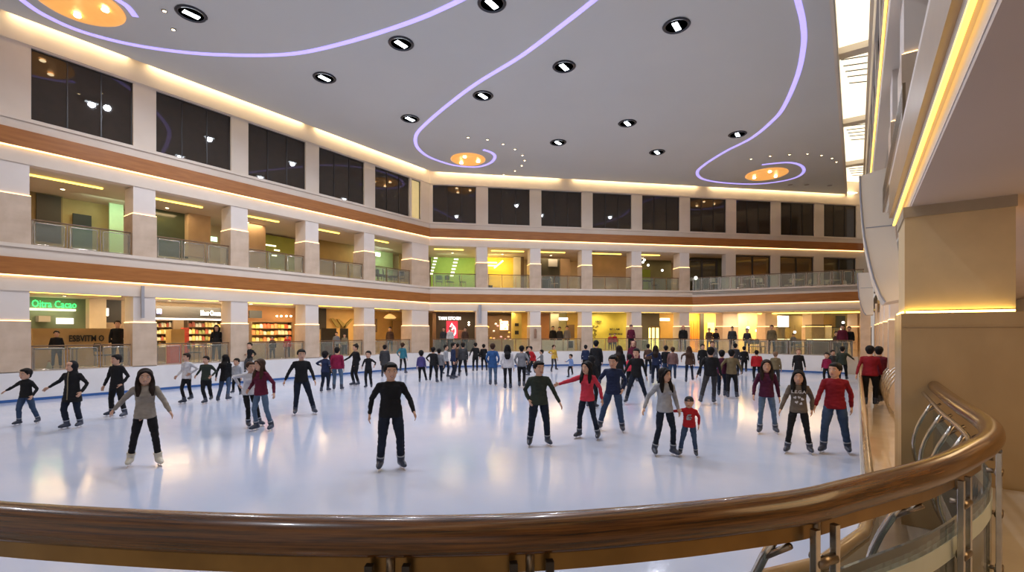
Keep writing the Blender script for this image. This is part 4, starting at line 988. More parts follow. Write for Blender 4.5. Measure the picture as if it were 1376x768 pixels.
P(904, 466, 512, 'right one of a couple seen from behind, dusty brown jacket and jeans', 'brownpink', 'jeans', 182, 'short', 'b', fl=(901, 512), fr=(907, 511), lod=1, width=1.1)
P(926, 465, 514, 'woman with long brown hair and brown top, skating away, arm held left', 'brown', 'dkjeans', 175, 'long', 'b', hl=(914, 485), fl=(922, 514), fr=(931, 513), fem=True, lod=1, width=1.15)
P(944, 462, 506, 'pale faced person in black left of the man in black sweater', 'black', 'black', 20, lod=1)
P(957, 458, 505, 'person with grey scarf behind the man in black sweater', 'grey', 'black', 10, 'short', 'b', lod=1)
P(970, 470, 533, 'person in plum jacket between the black and olive sweaters', 'plum', 'dkjeans', 170, fl=(966, 532), fr=(974, 533), lod=1)
P(1000, 465, 503, 'small figure in black seen from behind near the far right boards', 'black', 'black', 175, fl=(997, 503), fr=(1003, 502), lod=1)
P(1017, 470, 514, 'person in bright red jacket bending, behind the woman in plum', 'red', 'black', 190, lod=1, width=1.25, lean=.15)
P(1042, 472, 520, 'person with light hair in olive coat behind the woman in plum', 'olive', 'charcoal', 175, 'short', 'l', lod=1)
P(1073, 468, 518, 'grey haired person in black and red dress above the printed sweater', 'black', 'black', 5, 'short', 'l', hl=(1064, 498), hr=(1083, 498), longtop=.15, lod=1)
P(1111, 474, 515, 'small child in pink top left of the adult leaning on the barrier', 'magenta', 'black', -10, child=True, lod=1)
P(1119, 470, 512, 'person in black and white beside the child in pink', 'charcoal', 'black', 20, lod=1)
P(1132, 465, 514, 'person in dark green top reaching right to the barrier', 'dkgreen', 'black', 175, hr=(1149, 484), fl=(1128, 514), fr=(1138, 513), lod=1, width=1.1)
P(988, 461, 505, 'person in dark coat far behind the olive sweater', 'charcoal', 'black', 175)
P(871, 462, 503, 'person in brown far behind, left of the navy one', 'brown', 'black', 170)
# --- people up on the surrounding floor
DK = 'people on the arcade floor'
def D(px, F, s, d, H, label, top, pants, rel=0, hair='short', hc='k', sit=None, lod=2, z=Z1, **kw):
    p = F(s, d, z); dv = -p; dv.z = 0; dv.normalize(); rot = math.atan2(dv.x, -dv.y) + R(rel)
    return person(p, rot, H, top, pants, hair, hc, label=label, skates=None, lod=lod, group=DK, sit=sit, **kw)
def s_at(F, px, d=0.0):                          # distance along a frame where the measured column is met
    r = (px - 688) / 650; o = F(0, d, 0); u = F.u
    ox, oy = CY * o.x + SY * o.y, -SY * o.x + CY * o.y; ux, uy = CY * u.x + SY * u.y, -SY * u.x + CY * u.y
    return (r * oy - ox) / (ux - r * uy)
D(0, FL, s_at(FL, 335, .0), .0, 1.45, 'boy in black sitting on top of the left rink boards', 'black', 'charcoal', -10, sit=(0, .02, .12), feet=[Vector((-.1, -.36, -.42)), Vector((.1, -.40, -.38))], hands=[Vector((-.12, -.2, .25)), Vector((.2, -.1, .2))], child=True, lod=1)
for px, F, d, H, l, tp, hr_ in ((76, FL, 1.5, 1.35, 'man in black leaning over a table behind the left railing', 'black', 'short'), (158, FL, 1.6, 1.75, 'person in black standing between counter and first full column', 'black', 'short'), (291, FL, .9, 1.6, 'person in black and orange behind the railing of the sweet shop', 'black', 'long'),
                        (386, FL, .6, 1.15, 'child in bright red jacket behind the railing', 'red', 'short'), (366, FL, .55, 1.1, 'child in black left of the child in red', 'black', 'short'), (452, FL, .9, 1.3, 'person in grey behind the railing above the magenta sweater', 'grey', 'short'), (463, FL, .7, 1.2, 'person in tan behind the railing above the reaching arm', 'khaki', 'short'),
                        (524, FL, 1.6, 1.6, 'person in brown standing before the amber hallway', 'brown', 'short'), (546, FL, 2.0, 1.6, 'person in tan at the right of the amber hallway', 'khaki', 'short'),
                        (596, FC, .8, 1.6, 'person in dark jacket under the red shop sign, left one', 'charcoal', 'short'), (605, FC, .6, 1.6, 'person with white bag under the red shop sign', 'white', 'short'), (625, FC, .9, 1.6, 'person in brown under the red shop sign, right one', 'brown', 'short'),
                        (743, FC, 2.1, 1.7, 'person in black at the bright counter, left one', 'black', 'short'), (752, FC, 2.1, 1.65, 'person in black at the bright counter, middle one', 'charcoal', 'short'), (762, FC, 2.1, 1.7, 'person in grey at the bright counter, right one', 'grey', 'short'),
                        (820, FC, .5, 1.15, 'child in red behind the far railing, left one of two', 'red', 'short'), (826, FC, .5, 1.2, 'child in red behind the far railing, right one of two', 'red', 'short')):
    D(px, F, s_at(F, px, d), d, H, l, tp, 'black', 0, hr_)
def G(px, Y, H, label, top, pants='black', rel=0, hair='short', hc='k', **kw):
    p = c2w((px - 688) / 650 * Y, Y, Z1); dv = -p; dv.z = 0; dv.normalize(); rot = math.atan2(dv.x, -dv.y) + R(rel)
    return person(p, rot, H, top, pants, hair, hc, label=label, skates=None, lod=2, group=DK, **kw)
G(848, 31.5, 1.75, 'person in dark red behind the far railing beside the lime shop', 'maroon')
G(918, 31.8, 1.70, 'person in bright red hood and black jacket on the floor beyond the boards', 'black', hair='hood', hc='red', width=1.3)
G(984, 30.0, 1.65, 'person in black jacket and cap standing before the stone cafe column', 'charcoal', hair='cap', hc='black', width=1.1)
G(1004, 29.0, 1.5, 'person in dark coat behind the cafe railing, left', 'charcoal'); G(1037, 28.6, 1.7, 'person in brown coat behind the cafe railing below the bright window', 'olive', width=1.1)
G(953, 32.5, 1.55, 'person in brown at the orange shop, left one', 'brown'); G(962, 32.5, 1.5, 'person in black at the orange shop, right one', 'black')
G(1132, 26.8, 1.7, 'person in maroon standing at the right end of the cafe railing', 'maroon'); G(1141, 26.9, 1.6, 'person in black with bag at the right end of the cafe railing', 'black', width=1.15)
G(1124, 27.4, 1.3, 'child in brown at the right end of the cafe railing', 'brown', child=True); G(1066, 29.5, 1.2, 'seated guest in grey at the cafe', 'grey')
bpy.data.scenes.remove(TS)
# ---------------------------------------------------------------- shops and rooms behind the arcades
def dep(F, s, d): p = F(s, d, 0); return -SY * p.x + CY * p.y
def fit(F, x0, x1, y0, y1, d):                  # measured rectangle -> its place on the plane d behind the facade
    s0, s1 = s_at(F, x0, d), s_at(F, x1, d); Yd = dep(F, (s0 + s1) / 2, d)
    return min(s0, s1), max(s0, s1), CAM_Z + (445 - y1) * Yd / 650, CAM_Z + (445 - y0) * Yd / 650
def slab(name, mt, F, x0, x1, y0, y1, d, t=.1, label=None, cat_=None, group=None, st=False, base=None, parent=None):
    s0, s1, z0, z1 = fit(F, x0, x1, y0, y1, d)
    if base is not None: z0 = base
    m = MB(); m.box(s0, s1, d, d + t, z0, z1, F); o = m.build(name, mt, parent)
    if st: struct(o, label)
    elif not parent: tag(o, label, cat_, group)
    return o, (s0, s1, z0, z1)
def em(n, c, e):                                 # things that give off light; weaker ones are plain surfaces lit by added fill
    return mat(n, c, .6, emis=c, es=e) if e >= .8 or n.startswith(('orn', 'shade')) else mat(n, c, .6)
def room_fill(F, x, d, z, watts, color=(1, .8, .5), wide=2.0, tiltd=0):
    lamp('AREA', 'shop_fill', F(s_at(F, x, d), d, z), watts, color, size=wide, size_y=.4, rot=(tiltd, 0, math.atan2(F.u.y, F.u.x)))
def wallp(mt, F, *a, **k): return slab('wall_panel', mt, F, *a, st=True, **k)
def textM(F, s, d, z, sx=1): return Matrix.Translation(F(s, d, z)) @ Matrix(((F.u.x * sx, 0, -F.n.x, 0), (F.u.y * sx, 0, -F.n.y, 0), (0, 1, 0, 0), (0, 0, 0, 1)))
def sign(F, x0, x1, y0, y1, d, body, bmat, tmat, label, ty=.62, tx=(0, 1), boardless=False, off=0):
    s0, s1, z0, z1 = fit(F, x0, x1, y0, y1, d); e = empty('shop_sign', F((s0 + s1) / 2, d, z0)); org = e.location.copy()
    if not boardless:
        m = MB(); m.box(s0, s1, d, d + .12, z0, z1, F); m.v = [tuple(Vector(v) - org) for v in m.v]; m.build('board', bmat, e)
    size = (z1 - z0) * ty / .72
    o = textobj('lettering', body, size, tmat, e, Matrix.Identity(4), .02)
    xs = [v.co.x for v in o.data.vertices]; W = max(xs) - min(xs); want = (s1 - s0) * (tx[1] - tx[0])
    M = Matrix.Translation(-org) @ textM(F, s0 + (s1 - s0) * tx[0], d - .03, z0 + (z1 - z0) * (1 - ty) / 2 + off) @ Matrix.Diagonal((want / W, 1, 1, 1))
    o.data.transform(M); tag(e, label, 'sign'); return e
def shelves(F, x0, x1, y0, y1, d, rows, cols, pal, label, glabel, pgroup, emi=0):
    s0, s1, z0, z1 = fit(F, x0, x1, y0, y1, d); e = empty('shelf_unit', F((s0 + s1) / 2, d, z0)); org = e.location.copy()
    def sub(m, n, mt): m.v = [tuple(Vector(v) - org) for v in m.v]; return m.build(n, mt, e)
    m = MB(); m.box(s0, s1, d + .42, d + .46, z0, z1, F); sub(m, 'back', em('shelf_back', (.75, .55, .28), .35))
    for r in range(rows + 1):
        z = z0 + (z1 - z0) * r / rows; m = MB(); m.box(s0, s1, d, d + .42, z - .02, z, F); sub(m, 'shelf', brn)
    m = MB(); m.box(s0, s1, d + .02, d + .42, Z1, z0 - .02, F); sub(m, 'base', brn)
    for q in (s0, s1): m = MB(); m.box(q - .02, q + .02, d, d + .44, z0, z1, F); sub(m, 'side', brn)
    tag(e, label, 'shelf')
    rn = random.Random(int(x0))
    for r in range(rows):
        z = z0 + (z1 - z0) * r / rows; hh = (z1 - z0) / rows
        for c in range(cols):
            a = s0 + .03 + (s1 - s0 - .06) * c / cols; wd = (s1 - s0 - .06) / cols
            c_ = rn.choice(pal); m = MB(); k = rn.uniform(.45, .8)
            m.box(-wd * .42, wd * .42, -.1, .1, 0, hh * k * .8); m.box(-wd * .3, wd * .3, -.07, .07, hh * k * .8, hh * k)
            o = m.build('package', em('pack_%d' % c_[3], c_[:3], .25)); F.place(o, a + wd / 2, d + .14, z)
            tag(o, glabel, 'package', pgroup)
# left wall, ground floor ------------------------------------------------------------
grn = em('neon_green', (.06, .85, .22), 1.3); wht = em('lit_white', (1, .97, .9), 2.0); soft = em('lit_panel_soft', (1, .82, .55), 1.4)
wallp(shopmat((.22, .30, .20), 'shop_deep_green'), FL, 36, 119, 398, 441, 4.9)
sign(FL, 42, 102, 402, 414, 4.86, 'Oitra Cacao', None, grn, 'green neon shop sign in rounded letters at far left', boardless=True, ty=.8)
slab('sign_shelf', em('lit_strip', (1, .9, .6), 1.6), FL, 40, 102, 414.5, 417, 4.6, .3, 'lit ledge under the green neon sign', 'ledge')
slab('kitchen_hood', mat('metal_pale', (.55, .55, .5), .4), FL, 52, 68, 424, 432, 4.4, .5, 'pale kitchen hood behind the counter, left one', 'hood', 'kitchen hoods')
slab('menu_board', em('menu_white', (.95, .9, .8), 1.0), FL, 76, 99, 427, 435, 4.8, .1, 'pale lit menu panel behind the long tan counter', 'panel')
o, bb = slab('counter', shopmat((.50, .34, .15), 'counter_tan'), FL, 44, 148, 441, 470, 2.4, .8, 'long tan cafe counter with dark lettering behind the first railing', 'counter', base=Z1)
sign(FL, 92, 139, 449, 459, 2.36, 'ESBVITM O', None, black, 'dark cut out lettering on the front of the tan counter', boardless=True, ty=.85)
wallp(cre, FL, 120, 143, 400, 441, 3.9, .5)
wallp(drk, FL, 143, 163, 403, 433, 4.2, .1)
slab('menu_lamp', wht, FL, 143, 146, 414, 424, 4.15, .05, 'small white lit panel beside the dark serving window', 'lamp')
def table(F, s, d, z, lab, grp, top=drk, w_=.8, hh=.74):
    e = empty('cafe_table'); F.place(e, s, d, z)
    m = MB(); m.box(-w_ / 2, w_ / 2, -.3, .3, hh - .04, hh); m.build('tabletop', top, e, bevel=.01)
    for a in (-1, 1):
        for b in (-1, 1): m = MB(); m.box(a * (w_ / 2 - .05) - .02, a * (w_ / 2 - .05) + .02, b * .25 - .02, b * .25 + .02, 0, hh - .04); m.build('leg', steel_d, e)
    tag(e, lab, 'table', grp); return e
def chair(F, s, d, z, rz, lab, grp, mt=drk):
    e = empty('cafe_chair'); F.place(e, s, d, z); e.rotation_euler.z += rz
    m = MB(); m.box(-.21, .21, -.21, .21, .42, .46); m.build('seat', mt, e, bevel=.01)
    m = MB(); m.tube([(-.2, .2, .46), (-.2, .23, .8), (-.12, .25, .88), (.12, .25, .88), (.2, .23, .8), (.2, .2, .46)], .014, 6); m.box(-.17, .17, .215, .235, .58, .84); m.build('backrest', mt, e)
    for a in (-1, 1):
        for b in (-1, 1): m = MB(); m.tube([(a * .18, b * .18, .42), (a * .2, b * .2, 0)], .013, 6); m.build('leg', steel_d, e)
    tag(e, lab, 'chair', grp); return e
table(FL, s_at(FL, 72, .8), .8, Z1, 'dark table with pale legs behind the first railing', 'cafe tables', w_=1.2)
e = empty('bottle'); FL.place(e, s_at(FL, 66, .4), .4, Z1); m = MB(); m.lathe([(.06, 0), (.07, .02), (.07, .16), (.03, .24), (.025, .3)], n=12); m.build('body', mat('bottle_cream', (.7, .6, .35), .4), e, True); m = MB(); m.lathe([(.03, .3), (.03, .33)], n=10); m.build('cap', mat('cap_red', (.5, .1, .05), .4), e); tag(e, 'pale bottle standing on the ledge behind the first railing', 'bottle')
chair(FL, s_at(FL, 140, 1.0), 1.0, Z1, 2.0, 'dark chair at the end of the tan counter', 'cafe chairs')
# sweet shop
sign(FL, 209, 297, 412, 427, 3.0, 'Moor Cream', drk, wht, 'long black shop sign with white lettering over the shelves', ty=.45, tx=(.66, .98))
slab('sign_emblem', em('violet_white', (.5, .5, 1), 2.5), FL, 211, 217, 415, 421, 2.93, .03, 'small glowing violet emblem at the left end of the black shop sign', 'emblem')
slab('shelf_light', wht, FL, 209, 297, 427.5, 429.5, 3.1, .2, 'bright light strip beneath the black shop sign', 'light line')
pal1 = [(.85, .65, .2, 1), (.8, .5, .15, 2), (.75, .7, .5, 3), (.45, .12, .06, 4), (.30, .32, .1, 5), (.9, .8, .4, 6)]
shelves(FL, 209, 232, 430, 466, 3.3, 4, 6, pal1, 'left shelf unit of the sweet shop', 'small bright package on the shelves of the shop with the black sign', 'packages in the sweet shop')
shelves(FL, 253, 298, 430, 466, 3.3, 4, 10, pal1, 'right shelf unit of the sweet shop', 'small bright package on the shelves of the shop with the black sign', 'packages in the sweet shop')
slab('counter', shopmat((.55, .38, .14), 'counter_gold'), FL, 230, 248, 442, 470, 2.4, .6, 'gold coloured till counter in front of the sweet shelves', 'counter', base=Z1)
slab('display_stand', shopmat((.55, .07, .04), 'stand_red'), FL, 247, 254, 440, 462, 2.7, .3, 'narrow red display stand in the sweet shop', 'stand', base=Z1)
slab('crate', shopmat((.5, .08, .05), 'stand_red'), FL, 229, 245, 463, 474, .9, .4, 'red crate behind the second railing', 'crate', base=Z1)
chair(FL, s_at(FL, 262, .9), .9, Z1, 1, 'dark chair behind the second railing', 'cafe chairs'); table(FL, s_at(FL, 276, 1.7), 1.7, Z1, 'dark table behind the second railing', 'cafe tables')
# third bay
wallp(org, FL, 330, 405, 405, 470, 4.9)
slab('screen', black, FL, 335, 352, 417, 427, 3.4, .08, 'black screen hanging over the sweets display', 'screen')
pal2 = [(.9, .72, .2, 7), (.75, .12, .05, 8), (.85, .3, .12, 9), (.9, .8, .55, 10), (.5, .4, .1, 11)]
shelves(FL, 338, 393, 432, 458, 3.0, 3, 11, pal2, 'long shelf unit of yellow and red sweets in the third bay', 'small bright sweet package on the shelves right of the black screen', 'sweet packages in the third bay')
for i, x in enumerate((372, 378, 385, 391)):
    s = s_at(FL, x, 4.6); o = MB(); o.ell((0, 0, 0), (.05, .05, .05), 8, 6); q = o.build('wall_lamp', bulb); q.location = FL(s, 4.6, CAM_Z + (445 - 424.5) * dep(FL, s, 4.6) / 650); tag(q, 'small round lamp on the orange wall above the sweets, %s from the left' % ordw[i], 'lamp', 'lamps over the sweets')
slab('counter', shopmat((.45, .33, .2), 'counter_tan2'), FL, 338, 392, 459, 474, 1.6, .7, 'low tan counter under the sweets display', 'counter', base=Z1)
# fourth bay
wallp(shopmat((.72, .48, .18), 'wall_amber'), FL, 425, 482, 408, 475, 4.2)
wallp(drk, FL, 428, 438.5, 411, 442, 3.9, .1)
m = MB(); s0, s1, z0, z1 = fit(FL, 444, 473, 427, 442, 4.1)
W_, H_ = s1 - s0, z1 - z0
for k, (a, b, c, d_) in enumerate(((0, .95, .28, .1), (.28, .9, .55, .1), (.95, .95, .60, .05))):
    pts = [(s0 + W_ * a, z0 + H_ * b), (s0 + W_ * (a + .10), z0 + H_ * b), (s0 + W_ * (c + .16), z0 + H_ * (d_ + .25)), (s0 + W_ * (c + .08), z0 + H_ * d_), (s0 + W_ * (c - .05), z0 + H_ * (d_ + .15))]
    m.prism(pts, 4.05, 4.12, lambda x, y, z: FL(x, z, y))
tag(m.build('wall_decoration', shopmat((.36, .27, .07), 'deco_olive')), 'olive wing shaped decoration on the amber wall', 'decoration')
slab('display_board', drk, FL, 432, 452, 441, 457, 2.6, .1, 'dark display board left of the gap below the wing decoration', 'board', 'display boards', base=Z1)
slab('display_board', drk, FL, 458, 468, 441, 457, 2.8, .1, 'dark narrow display board right of the gap below the wing decoration', 'board', 'display boards', base=Z1)
# fifth bay: amber hallway
wallp(shopmat((.68, .44, .14), 'hall_amber'), FL, 498, 575, 405, 475, 4.8)
wallp(shopmat((.36, .22, .07), 'hall_brown'), FL, 528, 546, 431, 470, 4.6, .1)
wallp(brn, FL, 545, 548, 428, 470, 4.5, .1); wallp(brn, FL, 505, 507, 428, 446, 3.5, .1)
e = empty('pendant_lamp', FL(s_at(FL, 524, 3), 3, 3.2)); m = MB(); m.lathe([(.05, .2), (.25, .1), (.4, -.05), (.3, -.12), (.05, -.1)], n=14); m.build('shade', em('shade_gold', (.9, .6, .2), .6), e, True); m = MB(); m.tube([(0, 0, .2), (0, 0, .42)], .015, 6); m.build('rod', brn, e); tag(e, 'wide golden pendant lamp in the amber hallway', 'lamp')
# back wall, ground floor ------------------------------------------------------------
wallp(drk, FC, 581, 640, 418, 476, 4.2)
wallp(brn, FC, 581, 586, 420, 476, 3.2, .1)
sign(FC, 589, 619, 424.5, 430, 2.2, 'TAMAI KITCHEN', None, wht, 'white lit lettering over the red shop sign', boardless=True, ty=.8)
slab('sign_box', em('lit_red', (.75, .03, .05), 1.3), FC, 600, 615, 431, 454, 1.9, .2, 'red lit shop sign with a white swirl emblem', 'sign')
o = COL.objects[-1] if False else [x for x in bpy.data.objects if x.name.startswith('sign_box')][-1]
s0, s1, z0, z1 = fit(FC, 600, 615, 431, 454, 1.88)
m = MB(); cx, cz, rw, rh = (s0 + s1) / 2, (z0 + z1) / 2, (s1 - s0), (z1 - z0)
def spt(t, r0, r1): a = t * 2 * PI; r = r0 + (r1 - r0) * t; return FC(cx + math.cos(a) * rw * r, 1.86, cz - .1 * rh + math.sin(a) * rh * r)
m.tube([spt(k / 20 * .92 + .28, .16, .30) for k in range(21)], .045, 6); m.tube([FC(cx - .18 * rw, 1.86, cz + .12 * rh), FC(cx - .02 * rw, 1.86, cz + .36 * rh), FC(cx + .14 * rw, 1.86, cz + .16 * rh), FC(cx + .02 * rw, 1.86, cz), FC(cx - .14 * rw, 1.86, cz + .02 * rh)], .045, 6)
m.build('swirl_emblem', wht, o)
slab('counter', shopmat((.12, .09, .06), 'counter_dark'), FC, 584, 634, 457, 474, 1.4, .6, 'dark counter of the shop under the red sign', 'counter', base=Z1)
slab('menu_board', shopmat((.3, .26, .18), 'menu_dull'), FC, 616, 626, 443, 454, 2.6, .1, 'dull tan menu board right of the red shop sign', 'panel')
for i, y in enumerate((433, 436)):
    s = s_at(FC, 630, 3.5); o = MB(); o.ell((0, 0, 0), (.06, .06, .06), 8, 6); q = o.build('wall_lamp', bulb); q.location = FC(s, 3.5, CAM_Z + (445 - y) * dep(FC, s, 3.5) / 650); tag(q, 'small white lamp right of the red shop sign, %s' % ['upper', 'lower'][i], 'lamp', 'lamps by the red sign')
wallp(brn, FC, 650, 690, 424, 476, 4.4); wallp(shopmat((.62, .50, .12), 'pillar_mustard'), FC, 688, 701, 420, 476, 2.8, .3); wallp(shopmat((.7, .45, .1), 'shop_yel2'), FC, 700, 712, 420, 476, 4.2)
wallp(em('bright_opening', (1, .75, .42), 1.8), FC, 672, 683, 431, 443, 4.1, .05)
rn = random.Random(5)
for i in range(22):
    x = rn.uniform(654, 686); y = rn.uniform(430, 460); s = s_at(FC, x, 3.2); o = MB(); o.ell((0, 0, 0), (.09, .09, .07), 8, 5)
    q = o.build('ornament', em('orn_%d' % (i % 4), [(.9, .45, .5), (.9, .6, .35), (.85, .8, .7), (.75, .5, .1)][i % 4], .5)); q.location = FC(s, rn.uniform(2.9, 3.6), max(Z1 + .3, CAM_Z + (445 - y) * dep(FC, s, 3.2) / 650)); tag(q, 'small pink or gold glowing ornament in the dark shop left of the mustard pillar', 'ornament', 'ornaments in the dark shop')
slab('counter', shopmat((.4, .26, .08), 'counter_brown'), FC, 656, 690, 456, 474, 1.6, .6, 'brown counter in the dark shop with glowing ornaments', 'counter', base=Z1)
for i, (y0, y1) in enumerate(((434, 438), (444, 449))): slab('picture', black, FC, 692, 697, y0, y1, 2.74, .04, 'small black picture on the mustard pillar, %s' % ['upper', 'lower'][i], 'picture', 'pictures on the mustard pillar')
wallp(org, FC, 722, 741, 420, 476, 4.5); wallp(shopmat((.26, .24, .17), 'pillar_grey'), FC, 740, 751, 420, 476, 3.0, .4); wallp(shopmat((.62, .58, .22), 'shop_pale'), FC, 750, 764, 420, 476, 4.5); wallp(yel, FC, 762, 782, 418, 476, 4.3)
slab('flat_lamp', wht, FC, 751, 763, 426.5, 430, 3.6, .1, 'bright white light panel over the pale counter', 'lamp')
slab('counter', cre, FC, 724, 756, 457, 474, 1.2, .7, 'long pale counter, left half under the light panel', 'counter', base=Z1); slab('cabinet', cre, FC, 758, 772, 457, 474, 1.0, .6, 'pale cabinet with a black square opening', 'cabinet', base=Z1); slab('screen', black, FC, 764, 770, 458, 467, .95, .04, 'black square opening on the pale cabinet', 'screen')
wallp(brn, FC, 762, 772, 436, 454, 3.0, .2)
wallp(lime, FC, 790, 849, 415, 476, 3.4)
for (x0, x1, y0, y1, t_, l) in ((800, 808, 430, 433, 'LINEA', 'upper left'), (819, 832, 440.5, 443.5, 'BELLAM', 'middle right'), (818, 836, 447, 450, 'MAX GEORGE', 'lower right')):
    sign(FC, x0, x1, y0, y1, 3.3, t_, None, black, 'black lettering on the lime wall, ' + l, boardless=True, ty=.9)
m = MB(); rn = random.Random(9)
for i in range(16):
    s = s_at(FC, rn.uniform(794, 804), 3.3); m.ell(FC(s, 3.37, CAM_Z + (445 - rn.uniform(436, 454)) * dep(FC, s, 3.3) / 650), (.10, .03, .07), 7, 4)
tag(m.build('tree_decal', shopmat((.25, .24, .05), 'decal_olive')), 'dark leafy tree picture at the left of the lime wall', 'picture')
wallp(drk, FC, 858, 886, 420, 476, 3.8); wallp(shopmat((.38, .24, .06), 'shop_ochre'), FC, 885, 905, 418, 476, 4.0)
wallp(soft, FC, 887, 900, 427, 431, 3.8, .05)
e, _ = slab('floor_lantern', em('lantern', (1, .8, .25), 2.2), FC, 875, 886, 440, 462, 2.4, .4, 'tall glowing yellow lantern between dark glass doors', 'lamp', base=Z1)
m = MB(); s0, s1, z0, z1 = fit(FC, 875, 886, 440, 462, 2.38)
for q in (s0, (s0 + s1) / 2, s1): m.box(q - .04, q + .04, 2.34, 2.39, Z1, z1 + .1, FC)
m.box(s0, s1, 2.34, 2.39, z1, z1 + .12, FC); m.build('lantern_frame', brn, e)
wallp(em('orange_room', (.95, .50, .07), .55), FC, 922, 942, 420, 476, 3.6); wallp(drk, FC, 941, 946, 418, 476, 3.2); wallp(em('yellow_room', (.95, .68, .2), .6), FC, 946, 962, 420, 476, 3.8)
slab('menu_board', em('menu_yellow', (1, .75, .2), 1.2), FC, 951, 960, 433, 446, 3.6, .08, 'glowing yellow menu panel right of the orange shop', 'panel')
m = MB()
for k in range(6): s = s_at(FC, 924 + 2.6 * k, 3.3); m.box(s, s + .1, 3.3, 3.36, 1.7, 3.1, FC)
tag(m.build('curtain', em('curtain_orange', (.8, .25, .03), .3)), 'orange striped curtain in the glowing shop', 'curtain')
# cafe behind the terrace
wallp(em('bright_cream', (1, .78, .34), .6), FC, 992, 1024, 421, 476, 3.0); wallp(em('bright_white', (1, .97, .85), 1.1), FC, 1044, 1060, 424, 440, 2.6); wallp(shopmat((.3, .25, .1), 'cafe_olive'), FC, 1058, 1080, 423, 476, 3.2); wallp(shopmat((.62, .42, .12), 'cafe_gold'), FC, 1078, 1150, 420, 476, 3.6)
wallp(shopmat((.10, .10, .05), 'cafe_dark'), FC, 1124, 1136, 424, 460, 3.0)
for i, (x, y) in enumerate(((1005, 440), (1017, 444), (1002, 449), (1006, 451), (1068, 446), (1133, 433), (1130, 442))):
    s = s_at(FC, x, 1.0); o = MB(); o.ell((0, 0, 0), (.10, .10, .10), 10, 7); e = empty('globe_lamp', FC(s, 1.0, CAM_Z + (445 - y) * dep(FC, s, 1.0) / 650)); q = o.build('globe', wht, e, True); m = MB(); m.tube([(0, 0, .12), (0, 0, .5)], .01, 5); m.build('cord', black, e)
    tag(e, 'white globe lamp hanging in the cafe, %s from the left' % ordw[i], 'lamp', 'globe lamps in the cafe')
def kiosk(x0, x1, y0, Yd, lab, glow):
    a = c2w((x0 - 688) / 650 * Yd, Yd, Z1); b = c2w((x1 - 688) / 650 * Yd, Yd, Z1); u = (b - a).normalized(); L = (b - a).length; zt = (445 - y0) * Yd / 650 + CAM_Z - Z1
    e = empty('display_case', a, math.atan2(u.y, u.x))
    m = MB(); m.box(0, L, 0, .7, 0, .75); m.build('base', brn, e); m = MB(); m.box(0, L, -.02, .72, .75, .80); m.build('worktop', steel, e)
    m = MB(); m.box(.02, L - .02, .0, .6, .8, zt); m.build('glass_case', glass('case_glass', (.8, .85, .75), op=.05), e)
    m = MB(); m.box(0, L, 0, .62, zt, zt + .04); m.build('lid', drk, e)
    m = MB(); m.box(.04, L - .04, .1, .5, .82, .86); m.build('light_tray', em('tray', (1, .85, .5), glow), e)
    tag(e, lab, 'display case', 'display cases'); return e
kiosk(1090, 1118, 437, 28.6, 'glass display case glowing at its foot in the cafe', 2.0); kiosk(1118, 1130, 440, 28.9, 'dark glass cabinet right of the glowing display case', .8); kiosk(1050, 1062, 440, 29.2, 'white framed coffee bar case with dark panels', 1.2)
for i, x in enumerate((1012, 1022, 1047, 1062, 1076, 1088)):
    p = c2w((x - 688) / 650 * 28.2, 28.2); F_ = Frame((p.x, p.y), (CY, SY), (-SY, CY)); chair(F_, 0, 0, Z1, .5 * i, 'dark cafe chair behind the cafe railing, %s from the left' % ordw[i], 'cafe chairs at the rink end', shopmat((.2, .19, .17), 'chair_grey'))
for i, x in enumerate((1017, 1050, 1078)):
    p = c2w((x - 688) / 650 * 28.9, 28.9); F_ = Frame((p.x, p.y), (CY, SY), (-SY, CY)); table(F_, 0, 0, Z1, 'cafe table behind the cafe railing, %s from the left' % ordw[i], 'cafe tables at the rink end', shopmat((.3, .28, .25), 'table_grey'))
# left wall, gallery -----------------------------------------------------------------
wallp(shopmat((.24, .17, .07), 'gal_brown'), FL, 36, 84, 240, 345, 4.4); wallp(drk, FL, 49, 82, 262, 325, 4.3, .06); wallp(shopmat((.42, .32, .13), 'gal_ochre'), FL, 83, 148, 245, 345, 4.6)
slab('screen', black, FL, 98, 123, 288, 304, 4.4, .08, 'black screen on the ochre wall of the first gallery bay', 'screen'); wallp(shopmat((.05, .09, .06), 'gal_dkgreen'), FL, 98, 124, 305, 345, 4.3, .1)
wallp(em('pale_green_light', (.50, .72, .45), .35), FL, 147, 166, 262, 345, 4.0, .1)
wallp(shopmat((.07, .09, .055), 'gal_glassgreen', .15), FL, 208, 253, 270, 345, 3.6); wallp(tan, FL, 253, 283, 275, 345, 3.2, .4); slab('flat_lamp', em('mint_light', (.6, 1, .6), 1.6), FL, 283, 292, 318, 324, 4.6, .05, 'small mint green light panel in the second gallery bay', 'lamp')
wallp(tan, FL, 332, 357, 285, 365, 3.0, .5); wallp(shopmat((.30, .33, .06), 'gal_olive'), FL, 356, 396, 318, 370, 4.8)
for i, (x0, x1, y) in enumerate(((357, 371, 329.5), (369, 376, 336), (366, 372, 343))): slab('flat_lamp', em('strip_light', (1, .95, .6), 2.2), FL, x0, x1, y - .8, y + .8, 4.4 - .4 * i, .06, 'pale strip light in the green corridor of the third gallery bay, %s from the top' % ordw[i], 'lamp', 'corridor strip lights')
wallp(shopmat((.30, .20, .06), 'gal_umber'), FL, 428, 480, 300, 385, 4.2)
wallp(em('pale_green_room', (.42, .55, .30), .3), FL, 500, 528, 330, 390, 4.6); wallp(shopmat((.34, .22, .09), 'gal_door'), FL, 537, 555, 342, 390, 4.0, .1)
slab('flat_lamp', wht, FL, 505, 511, 339, 344, 4.2, .05, 'bright lamp cluster above dark furniture in the fifth gallery bay', 'lamp')
